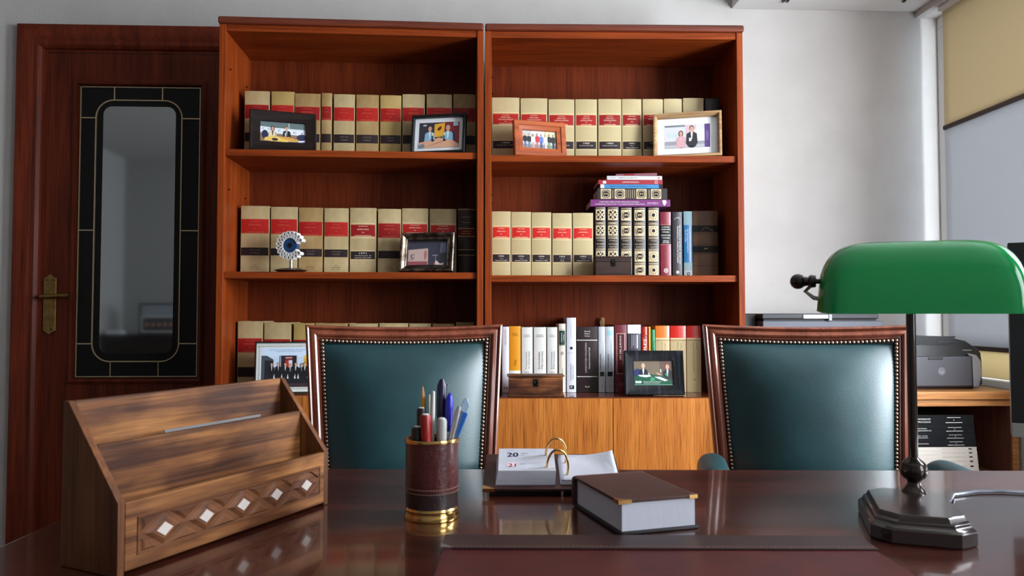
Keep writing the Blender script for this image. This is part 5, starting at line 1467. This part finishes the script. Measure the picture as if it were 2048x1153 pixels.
# carved band on the front: sunk field, raised diamonds and half diamonds
x0, x1, z0, z1 = .026, W - .020, .020, .061
cv = MB()
cv.ring([(x0, z0), (x1, z0), (x1, z1), (x0, z1)], [(-.0015, .0), (-.001, -.0012), (.001, -.0012), (.002, -.0002), (.002, .0)])
cv.add([(x0, -.0003, z0), (x1, -.0003, z0), (x1, -.0003, z1), (x0, -.0003, z1)], [(0, 1, 2, 3)])
nd = 5; pitch = (x1 - x0) / (nd + .08); zc = (z0 + z1) / 2; hh = (z1 - z0) / 2 - .002; hw = pitch / 2 - .001


def facet(pts, top, y0, y1):
    n = len(pts); vs = [(a, y0, b) for a, b in pts] + [(a, y1, b) for a, b in top]
    return vs, [(i, (i + 1) % n, n + (i + 1) % n, n + i) for i in range(n)] + [list(range(n, 2 * n))]


def shrink(pts, f):
    cx = sum(a for a, b in pts) / len(pts); cz_ = sum(b for a, b in pts) / len(pts)
    return [(cx + (a - cx) * f, cz_ + (b - cz_) * f) for a, b in pts]


inl = []
for i in range(nd):
    cx = x0 + pitch * (i + .54)
    dm = [(cx - hw * .86, zc), (cx, zc - hh), (cx + hw * .86, zc), (cx, zc + hh)]
    cv.add(*facet(dm, shrink(dm, .66), -.0003, -.0032))
    inl.append((cx, shrink(dm, .46)))
    for sg in (-1, 1):
        if i < nd - 1:
            cxx = cx + pitch / 2
            tr_ = [(cxx - hw * .72, zc + sg * hh), (cxx + hw * .72, zc + sg * hh), (cxx, zc + sg * hh * .16)]
            cv.add(*facet(tr_, shrink(tr_, .55), -.0003, -.0028))
    if i in (0, nd - 1):
        e = -1 if i == 0 else 1
        for sg in (-1, 1):
            tr_ = [(cx + e * hw * .25, zc + sg * hh), (cx + e * hw * 1.0, zc + sg * hh), (cx + e * hw * 1.0, zc + sg * hh * .2)]
            cv.add(*facet(tr_, shrink(tr_, .55), -.0003, -.0028))
cb_ = cv.build('carved_band', CARVE, og, smooth=False)
INLAY = mat('white_inlay', S(200, 186, 178), 0.45)
for cx, q in inl: MB().add(*facet(q, shrink(q, .96), -.0030, -.0042)).build('diamond_inlay', INLAY, cb_, smooth=False)
# letters in the back compartment
oM = og.matrix_basis
for i, (x_, w_, h_, nm_, lb) in enumerate(((.20, .17, .1315, 'envelope', 'greyish envelope standing in the rear slot of the letter organizer'), (.205, .16, .129, 'letter', 'folded letter behind the envelope in the letter organizer'))):
    e_ = MB().box(-w_ / 2, w_ / 2, -.0007, .0007, 0, h_).build(nm_, mat('envelope_paper', S(116, 112, 110), .7), None, bevel=0.0003)
    e_.matrix_world = Matrix.Translation((-.4035, .862, ZD)) @ Matrix.Rotation(OA, 4, 'Z') @ Matrix.Translation((x_, yd + .010 + .004 * i, .0126)) @ Matrix.Rotation(radians(-2), 4, 'X')
    tag(e_, lb, 'letter')

# ---- pen cup
cc = at_z(863, 1036, ZD); CX, CY = cc.x, cc.y + .006
CUPL = mat('burgundy_leather', S(84, 32, 30), 0.34, col2=S(70, 27, 26), scale=40, bump=0.5, bscale=160, coat=0.25, coat_rough=0.2)
CUPD = mat('dark_burgundy_leather', S(44, 24, 24), 0.4, bump=0.4, bscale=200, coat=0.15)
cup = thing('pen_cup', 'round brown leather pen cup with gold rims, on the desk', 'pen cup', (CX, CY, ZD))
r = .0385
MB().lathe([(r - .003, 0), (r + .001, 0), (r + .0016, .004), (r, .008), (r - .0005, .012), (r + .0004, .014), (r - .001, .017), (r - .003, .017)], seg=48, ring=True).build('base_rim', GOLD, cup)
MB().lathe([(r - .004, .0171), (r - .0008, .0171), (r - .0008, .041), (r - .004, .041)], seg=48, ring=True).build('lower_leather', CUPD, cup)
MB().lathe([(r - .004, .0411), (r - .0004, .0411), (r - .0004, .109), (r - .004, .109)], seg=48, ring=True).build('leather_wrap', CUPL, cup)
sm = MB()
for z in (.0395, .0455):
    for i in range(60):
        q = 2 * pi * i / 60; q2 = q + .075
        sm.tube([(cos(q) * (r - .0001), sin(q) * (r - .0001), z), (cos(q2) * (r - .0001), sin(q2) * (r - .0001), z)], .0006, 5)
tag(sm.build('stitching', STITCH, cup), kind='stuff')
MB().lathe([(r - .0045, .107), (r - .0005, .1091), (r + .0012, .1095), (r + .0016, .112), (r + .0008, .1145), (r - .002, .1150), (r - .0045, .114)], seg=48, ring=True).build('top_rim', GOLD, cup)
MB().lathe([(.001, .003), (r - .005, .003), (r - .005, .108), (r - .0043, .108), (r - .0043, .002), (.001, .002)], seg=40).build('lining', mat('cup_lining', S(24, 18, 18), .8), cup)


def pen(name, label, cat, px, py, foot, parts, off=0.0, roll=0.0):
    """stands in the cup: tip seen at the pixel, foot = (dx, dy) on the cup floor; parts: builder over length L along +z"""
    tip = at_y(px, py, CY + off); ft = Vector((CX + foot[0], CY + foot[1], ZD + (foot[2] if len(foot) > 2 else .0062)))
    d = tip - ft; L = d.length
    q = d.to_track_quat('Z', 'Y').to_matrix().to_4x4()
    t = thing(name, label, cat, M=Matrix.Translation(ft) @ q @ Matrix.Rotation(roll, 4, 'Z'))
    parts(t, L)
    return t


YPEN = mat('pencil_yellow', S(200, 140, 44), 0.35, coat=0.3); KPEN = mat('pencil_black', S(22, 20, 20), 0.35, coat=0.3)
RAWW = mat('raw_wood', S(206, 160, 112), 0.6); GRAPHI = mat('graphite', S(60, 60, 62), 0.4)


def pencil(t, L):
    r_ = .0036
    for i in range(6):
        a0, a1 = pi / 3 * i, pi / 3 * (i + 1)
        MB().prism([(0, 0), (r_ * cos(a0), r_ * sin(a0)), (r_ * cos(a1), r_ * sin(a1))], .0, L - .02, 'z').build('stripe', KPEN if i in (2, 3) else YPEN, t, smooth=False)
    MB().lathe([(r_ * .98, L - .02), (.0012, L - .004)], seg=12).build('sharpened_wood', RAWW, t)
    MB().lathe([(.0012, L - .004), (.0002, L)], seg=8).build('lead', GRAPHI, t)


def marker(body, cap, end, r_):
    def f(t, L):
        MB().lathe([(r_ * .8, 0), (r_, .004), (r_, L - .036), (r_ * .92, L - .034)], seg=20).build('barrel', body, t)
        MB().lathe([(r_ * 1.06, L - .0355), (r_ * 1.08, L - .004), (r_ * .9, L)], seg=20).build('cap', cap, t)
        if end: MB().lathe([(r_ * .62, L), (r_ * .6, L + .0012), (r_ * .3, L + .0006), (.0001, L + .0002)], seg=16).build('cap_end', end, t)
    return f


def ball_pen(barrel, capm, clip, r_=.0045, tipr=.55):
    def f(t, L):
        MB().lathe([(.001, 0), (r_ * .9, .012), (r_, .03), (r_, L - .058), (r_ * .95, L - .057)], seg=18).build('barrel', barrel, t)
        c = MB().lathe([(r_ * 1.05, L - .0565), (r_ * 1.12, L - .03), (r_ * 1.05, L - .010), (r_ * tipr, L - .001), (.0004, L)], seg=18).build('cap', capm, t)
        if clip: MB().box(-.0016, .0016, -r_ - .0026, -r_ - .0012, L - .048, L - .006).box(-.0016, .0016, -r_ - .0014, -r_ * .5, L - .010, L - .006).build('clip', clip, t, bevel=0.0004)
    return f


WPL = mat('white_plastic', S(232, 230, 226), 0.35); DBL = mat('midnight_blue_plastic', S(26, 22, 62), 0.3, coat=0.3); RBL = mat('royal_blue_plastic', S(32, 34, 178), 0.25, coat=0.3)
REDP = mat('red_plastic', S(150, 22, 20), 0.35, coat=0.2); GRP = mat('grey_plastic', S(176, 176, 172), 0.4); CLRBL = mat('bright_blue_plastic', S(34, 104, 190), 0.25, coat=0.4); SILP = mat('silver_plastic', S(176, 172, 174), 0.25, 0.5)
pen('pencil', 'yellow and black striped pencil, sharpened, at left in the pen cup', 'pencil', 845, 769, (-.006, .020), pencil, .018)
pen('stirrer', 'flat pale wooden stick next to the striped pencil in the pen cup', 'stick', 859, 790, (-.004, .012), lambda t, L: (MB().box(-.0032, .0032, -.001, .001, 0, L).build('stick', mat('pale_wood', S(222, 196, 172), .6), t, bevel=0.0006)), .012)
pen('pen', 'slim white pen standing upright in the middle of the pen cup', 'pen', 867, 784, (.000, -.010), lambda t, L: (MB().lathe([(.0006, 0), (.0022, .010), (.0024, .03), (.0026, L - .03), (.0022, L), (.0002, L + .001)], seg=14).build('barrel', WPL, t), MB().lathe([(.0030, L * .45), (.0030, L * .47), (.0024, L * .48)], seg=14).build('grip_ring', SILP, t)), -.010)
pen('pen', 'tallest dark blue pen with silver clip in the pen cup', 'pen', 884, 758, (.010, .021), ball_pen(DBL, DBL, STEEL, .0068, .5), .021)
pen('pen', 'royal blue capped pen beside the dark blue pen', 'pen', 900, 786, (.016, .012), ball_pen(WPL, RBL, None, .0055, .35), .012)
pen('marker', 'red marker with white cap end in the pen cup', 'marker', 851, 830, (-.002, -.021), marker(REDP, REDP, WPL, .0075), -.021)
pen('marker', 'black marker with white cap end behind the red marker', 'marker', 843, 817, (-.016, .008), marker(KPEN, KPEN, WPL, .0066), .007)
pen('marker', 'grey-capped whiteboard marker leaning right in the pen cup', 'marker', 884, 838, (.014, -.017), marker(KPEN, GRP, WPL, .0066), -.017)
pen('marker', 'short thick black marker at the left rim of the pen cup', 'marker', 835, 855, (-.021, -.008), marker(KPEN, KPEN, GRP, .0084), -.008)


def cutter(t, L):
    MB().box(-.0065, .0065, -.0035, .0035, 0, L - .05).build('handle', CLRBL, t, bevel=0.002)
    MB().box(-.0075, .0055, -.0042, .0042, L - .075, L - .02).build('slider', CLRBL, t, bevel=0.002)
    MB().prism([(-.006, L - .022), (.006, L - .022), (.006, L - .004), (.002, L), (-.006, L - .010)], -.0032, .0032, 'y').build('end_cap', mat('pale_blue_plastic', S(180, 206, 230), .25, coat=.3), t, bevel=0.001)


pen('box_cutter', 'bright blue box cutter leaning out at the right of the pen cup', 'cutter', 937, 797, (.006, .003, .05), cutter, .003, radians(90))
pen('pen', 'silver ballpoint leaning right, in front of the blue box cutter', 'pen', 919, 812, (.000, -.005), ball_pen(SILP, SILP, STEEL, .0042, .6), -.007)

# ---- desk calendar on a sloping leather stand
PAPER = mat('calendar_paper', S(200, 200, 210), 0.7, col2=S(186, 186, 196), scale=60, stretch=(.3, .3, 14))
pfl = at_z(966, 991, ZD + .002)
cal = thing('desk_calendar', 'open loose-leaf desk calendar on a brown leather stand', 'calendar', (pfl.x, pfl.y, ZD), radians(-2.5))
SLP = radians(15); CWD, CDP = .228, .128
B = Matrix.Translation((0, 0, .0075)) @ Matrix.Rotation(SLP, 4, 'X')
MB().box(0, CWD, 0, CDP, 0, .005).build('leather_base', BL, cal, M=B, bevel=0.0015)
MB().prism([(.012, .0), (CDP * cos(SLP), .0), (CDP * cos(SLP), .0075 + CDP * sin(SLP) - .001), (.012, .0095)], .01, CWD - .01, 'x').build('wedge', mat('dark_wedge', S(18, 14, 14), .7), cal)
MB().prism([(-.001, -.001), (.019, -.001), (-.001, .012)], -.0005, .0057, 'z', M=B).build('gold_corner', GOLD, cal)
MB().tube([(.128, .004, 0), (.128, .004, .0085)], .0025, 10).build('metal_foot', STEEL, cal)
bx0, bx1, by0_, by1_ = .020, .117, .012, .098
blk = MB()
for i in range(9):
    z = .0053 + .0026 * i; s_ = .0006 * i
    blk.box(bx0 + s_ * .9, bx1 + s_ * .25, by0_ + s_ * .9, by1_ + s_ * .2, z, z + .0025)
lb_ = blk.build('left_leaves', PAPER, cal, M=B, smooth=False)
zt_ = .0053 + .0026 * 9
k = Ink()
ux, uy, vw, vh = bx0 + .005, by0_ + .005, bx1 - bx0 - .003, by1_ - by0_ - .003
nv = S(44, 48, 74)
k.text('LUNES', ux + vw * .20, uy + vh * .90, vh * .045, S(120, 122, 134), 1, w=vw * .14).text('NUESTRA SEÑORA DE MONTSERRAT', ux + vw * .48, uy + vh * .89, vh * .028, S(170, 170, 180), 1, w=vw * .34)
k.text('20', ux + vw * .24, uy + vh * .70, vh * .20, nv, 1, w=vw * .20, bold=True).text('ABRIL', ux + vw * .46, uy + vh * .76, vh * .05, S(110, 112, 126), 1, w=vw * .14).text('2020', ux + vw * .42, uy + vh * .68, vh * .035, S(150, 152, 164), 1, w=vw * .08).text('111 - 255', ux + vw * .80, uy + vh * .67, vh * .05, S(150, 152, 164), 1, w=vw * .14)
k.rect(ux + vw * .14, uy + vh * .16, ux + vw * .30, uy + vh * .34, S(226, 206, 210), 1).text('21', ux + vw * .23, uy + vh * .22, vh * .14, S(170, 50, 60), 2, w=vw * .13, bold=True).text('MARTES', ux + vw * .42, uy + vh * .28, vh * .035, S(130, 130, 142), 1, w=vw * .10).text('SAN ANSELMO DE CANTERBURY', ux + vw * .58, uy + vh * .33, vh * .025, S(160, 160, 170), 1, w=vw * .28)
for z in (.54, .46): k.rect(ux + vw * .36, uy + vh * z, ux + vw * .92, uy + vh * (z + .006), S(206, 206, 214), 1)
k.build('date_print', INK, lb_, fn=lambda u, v, q: (u, v, zt_ + .0002 + .0002 * q))
rx0, rx1 = .126, .212
blk = MB()
for i in range(3):
    z = .0053 + .0026 * i
    blk.box(rx0 + .0004 * i, rx1 + .0006 * i, by0_ + .002 + .0004 * i, by1_ + .001, z, z + .0025)
rb_ = blk.build('right_leaves', PAPER, cal, M=B, smooth=False)


def leaf_(u, v): return (rx0 + .001 + (rx1 - rx0 + .008) * u, by0_ + .001 + (by1_ - by0_ + .006) * v, .0134 + .018 * max(0, u - .35) ** 2 * (.35 + .9 * v) + .0006 * (1 - u))


MB().grid(leaf_, 14, 10).build('top_leaf', PAPER, rb_, solid=0.0004)
k = Ink()
for j in range(5): k.text(('L M X J V S D', '1 2 3 4 5', '6 7 8 9 10 11', '13 14 15 16 17', '20 21 22 23')[j], .78, .90 - .07 * j, .035, S(170, 170, 182), 1, w=.24)
k.text('Notas', .24, .92, .03, S(180, 180, 190), 1, w=.2)
k.build('month_print', INK, rb_, fn=lambda u, v, q: (lambda p: (p[0], p[1], p[2] + .0006))(leaf_(u, v)))
for y in (.030, .074):
    MB().tube([(.1215 + .0175 * cos(pi * (1.12 - 1.24 * i / 16)), y - .004 * (1 - abs(i - 8) / 8), .027 + max(-.012, .034 * sin(pi * (1.12 - 1.24 * i / 16)))) for i in range(17)], .0020, 10).build('ring', GOLD, cal, M=B)

# ---- closed leather diary
b0 = at_z(1243, 1071, ZD); BA = atan2(.028, .105)
ag = thing('diary', 'thick brown leather diary with white page edges, lying on the desk', 'book', (b0.x - .002, b0.y, ZD), BA)
LW, LD_, LH = .113, .160, .046
COVB = mat('diary_leather', S(78, 40, 32), 0.5, col2=S(66, 34, 28), scale=30, bump=0.25, bscale=250)
COVK = mat('diary_underside', S(30, 22, 26), 0.5, bump=0.2, bscale=250)


def rr2(x0, y0, x1, y1, r_):
    o = []
    for cx, cy, q in ((x1 - r_, y0 + r_, -pi / 2), (x1 - r_, y1 - r_, 0), (x0 + r_, y1 - r_, pi / 2), (x0 + r_, y0 + r_, pi)):
        o += [(cx + r_ * cos(q + pi / 2 * i / 6), cy + r_ * sin(q + pi / 2 * i / 6)) for i in range(7)]
    return o


MB().prism(rr2(-.002, -.004, LW + .006, LD_, .006), 0, .004, 'z').build('back_cover', COVK, ag, bevel=0.001)
MB().prism(rr2(-.003, -.003, LW + .002, LD_, .006), LH - .0042, LH, 'z').build('front_cover', COVB, ag, bevel=0.001)
MB().box(.003, LW, .0, LD_ - .004, .0042, LH - .0044).build('page_block', PAGES_W, ag, smooth=False)
MB().prism([(LD_ - .003, .0), (LD_ + .004, .004), (LD_ + .007, LH * .5), (LD_ + .004, LH - .004), (LD_ - .003, LH), (LD_ - .0035, LH - .001), (LD_ - .0035, .001)], -.003, LW + .003, 'x').build('spine', COVB, ag, bevel=0.001)
MB().prism([(-.0036, -.0036), (.016, -.0036), (-.0036, .012)], LH - .0048, LH + .0005, 'z').build('gold_corner', GOLD, ag)
MB().prism([(LW + .0026, -.0036), (LW - .010, -.0036), (LW + .0026, .010)], LH - .0048, LH + .0005, 'z').build('gold_corner', GOLD, ag)
sm = MB()
for i in range(27): sm.box(LW - .003, LW - .0022, .006 + i * .0056, .0095 + i * .0056, LH, LH + .0004)
for i in range(18): sm.box(.006 + i * .0058, .0096 + i * .0058, LD_ - .006, LD_ - .0052, LH, LH + .0004)
tag(sm.build('stitching', STITCH, ag), kind='stuff')

# ---- banker's lamp
LS = at_z(1828, 986, .785); LA = radians(-21)
lamp = thing('desk_lamp', 'brass desk lamp with green glass shade on a dark stepped base', 'lamp', (LS.x, LS.y, ZD), LA)


def octo(x0, y0, x1, y1, c): return [(x0 + c, y0), (x1 - c, y0), (x1, y0 + c), (x1, y1 - c), (x1 - c, y1), (x0 + c, y1), (x0, y1 - c), (x0, y0 + c)]


def stepped(levels):
    m = MB(); n = 8; vs = []
    for ins, z in levels: vs += [(x, y, z) for x, y in octo(-.074 + ins, -.154 + ins, .050 - ins, .030 - ins, .022)]
    fs = [(j * n + i, j * n + (i + 1) % n, (j + 1) * n + (i + 1) % n, (j + 1) * n + i) for j in range(len(levels) - 1) for i in range(n)]
    fs += [list(range(n))[::-1], list(range((len(levels) - 1) * n, len(levels) * n))]
    return m.add(vs, fs)


stepped([(0.001, 0), (0, .002), (0, .018), (.003, .020), (.006, .0235), (.0065, .027), (.010, .029), (.012, .034), (.013, .0355)]).build('lamp_base', mat('polished_dark_base', S(50, 37, 35), 0.24, 0.2, coat=0.5, coat_rough=0.08), lamp, bevel=0.0008, angle=25)
MB().lathe(spline([(.017, .0356), (.0155, .038), (.011, .044), (.0088, .050), (.0105, .0535), (.016, .058), (.0188, .067), (.016, .077), (.0095, .083), (.0068, .086)]), seg=40).build('stem_ball', BRONZE, lamp, angle=60)
MB().tube([(0, 0, .084), (0, 0, .330)], .0065, 20).build('stem', BRONZE, lamp)
ZS, AH, SH = .2985, .1345, .1015                              # shade: foot height above desk, half length, height
SHADE = mat('green_cased_glass', S(26, 164, 88), 0.10, coat=0.8, coat_rough=0.03, trans=0.35)
OPAL = mat('opal_lining', S(210, 226, 212), 0.4, trans=0.3)
NU, NV = 56, 30


def shell(sc, inner):
    def f(u, v):
        s = (2 * u - 1); ph = pi * v
        a = (1 - min(1, abs(s) ** 6.0)) ** (1 / 2.4); wd_ = (1 - min(1, abs(s) ** 14.0)) ** (1 / 3.0)
        cy, sz = cos(ph), sin(ph)
        yy = .058 * (abs(cy) ** .72) * (1 if cy >= 0 else -1) * wd_
        zz_ = SH * (abs(sz) ** .72) * a
        return (s * AH * sc, yy * sc * (1.0 if sc == 1 else .97), zz_ * sc)
    return f


SHM = Matrix.Translation((.006, -.012, ZS)) @ Matrix.Rotation(radians(4), 4, 'X')
shd = MB().grid(shell(1.0, False), NU, NV).build('glass_shade', SHADE, lamp, M=SHM, angle=180)
MB().grid(shell(.972, True), NU, NV).build('opal_lining', OPAL, shd, angle=180)
MB().tube([(-AH - .004, 0, .045), (AH + .004, 0, .045)], .004, 12, M=SHM).build('shade_rod', BRONZE, lamp)
MB().tube([(0, .0, .318), (.008, -.006, .336), (.010, -.010, .345)], .006, 12).build('rod_socket', BRONZE, lamp)
for sg in (-1, 1):
    kb = MB().ball((sg * (AH + .026), 0, .045), .0115, 20, 14).tube([(sg * (AH + .001), 0, .045), (sg * (AH + .008), 0, .045), (sg * (AH + .012), 0, .045), (sg * (AH + .019), 0, .045)], [.009, .010, .0065, .008], 16)
    kb.build('end_knob', BRONZE, lamp, M=SHM)
    MB().tube([(sg * (AH + .006), 0, .040), (sg * (AH + .016), 0, .030), (sg * (AH + .004), 0, .020), (sg * (AH - .02), .0, .016)], .0032, 10, M=SHM).build('yoke', STEEL, lamp)
MB().tube([(-.05, 0, .045), (.05, 0, .045)], .013, 20, M=SHM).build('bulb', mat('frosted_bulb', S(230, 230, 226), .4), lamp)
# its flex
c0 = at_z(1906, 990, DT + .004); c1 = at_z(1955, 984, DT + .0035); c2 = at_z(2000, 983, DT + .0035); c3 = at_z(2052, 986, DT + .0035)
MB().tube([tuple(lamp.matrix_basis.inverted() @ p) for p in (lamp.matrix_basis @ Vector((.040, .012, .008)), c0, c1, c2, c3, Vector((c3.x + .05, c3.y + .03, DT + .0035)), Vector((c3.x + .08, c3.y + .09, DT + .0035)))], .0030, 10).build('power_flex', mat('grey_flex', S(120, 122, 134), .35, coat=.2), lamp, angle=180)

# ---- monitor
mo = thing('monitor', 'black screen with silver chin at the right edge, behind the lamp', 'monitor', (1.135, 1.105, ZD), radians(-30))
mh0, mh1 = at_y(1996, 873, 1.25).z - ZD, at_y(1996, 487, 1.25).z - ZD
hw = .272
MSIL = mat('brushed_silver', S(150, 150, 146), 0.35, 0.2); MBLK = mat('screen_black', S(26, 27, 29), 0.35); MCASE = mat('monitor_case', S(60, 60, 64), .4)
MB().box(-hw, hw, .006, .022, mh0, mh1).build('case', MSIL, mo, bevel=0.004)
MB().box(-hw, hw, .0, .0058, mh0 + .024, mh1).build('screen', MBLK, mo, bevel=0.001)
MB().box(-hw, hw, .0, .0058, mh0, mh0 + .0238).build('chin', MSIL, mo, bevel=0.001)
MB().box(-.05, .05, .0225, .05, .012, mh0 + .14).build('stand_neck', MSIL, mo, bevel=0.003)
MB().box(-.10, .10, -.06, .12, 0, .012).build('stand_foot', MSIL, mo, bevel=0.004)

# ---- framed picture and small card that the door mirror shows on the sideboard
pm0, pm1 = mirrored(277, 668, -1.02), mirrored(352, 606, -1.02)
fw_, fh_ = abs(pm1.x - pm0.x) * 1.08, pm1.z - pm0.z
fr = thing('picture_frame', 'dark framed photograph standing on the sideboard, mirrored in the door glass', 'photo frame', (pm0.x + fw_ / 2 * (1 if pm1.x > pm0.x else -1), -1.03, sbz + .001), pi)
po = [(-fw_ / 2, 0), (fw_ / 2, 0), (fw_ / 2, fh_), (-fw_ / 2, fh_)]
MB().ring(po, [(0, .02), (0, -.01), (.003, -.012), (.016, -.008), (.017, .004), (.012, .02)]).build('moulding', BLKF, fr)
k = Ink().rect(-fw_ / 2 + .016, .016, fw_ / 2 - .016, fh_ - .016, S(150, 156, 164), 0)
k.rect(-fw_ / 2 + .016, .012, fw_ / 2 - .016, fh_ * .58, S(226, 226, 222), 1).rect(-fw_ / 2 + .03, .03, fw_ / 2 - .03, fh_ * .54, S(52, 50, 56), 2)
for i in range(5): k.oval(-fw_ * .3 + fw_ * .15 * i, fh_ * .30, .014, .02, SKIN, 3).rect(-fw_ * .3 + fw_ * .15 * i - .02, .04, -fw_ * .3 + fw_ * .15 * i + .02, fh_ * .25, S(24, 24, 30), 3)
k.build('photo', PHOTO, fr)
MB().prism([(.02, fh_ * .6), (.026, fh_ * .6), (.08, .001), (.074, .001)], -.015, .015, 'x').build('easel_strut', mat('back_board', S(60, 48, 40), .8), fr)
pc = mirrored(214, 669, -1.02)
cd_ = MB().box(-.075, .075, -.05, .05, 0, .03).build('paper_stack', mat('paper_white', S(226, 226, 226), .7), None)
cd_.location = (max(pc.x, XL + .12), -1.06, sbz + .001); tag(cd_, 'low white stack of paper on the sideboard, mirrored in the door glass', 'paper')
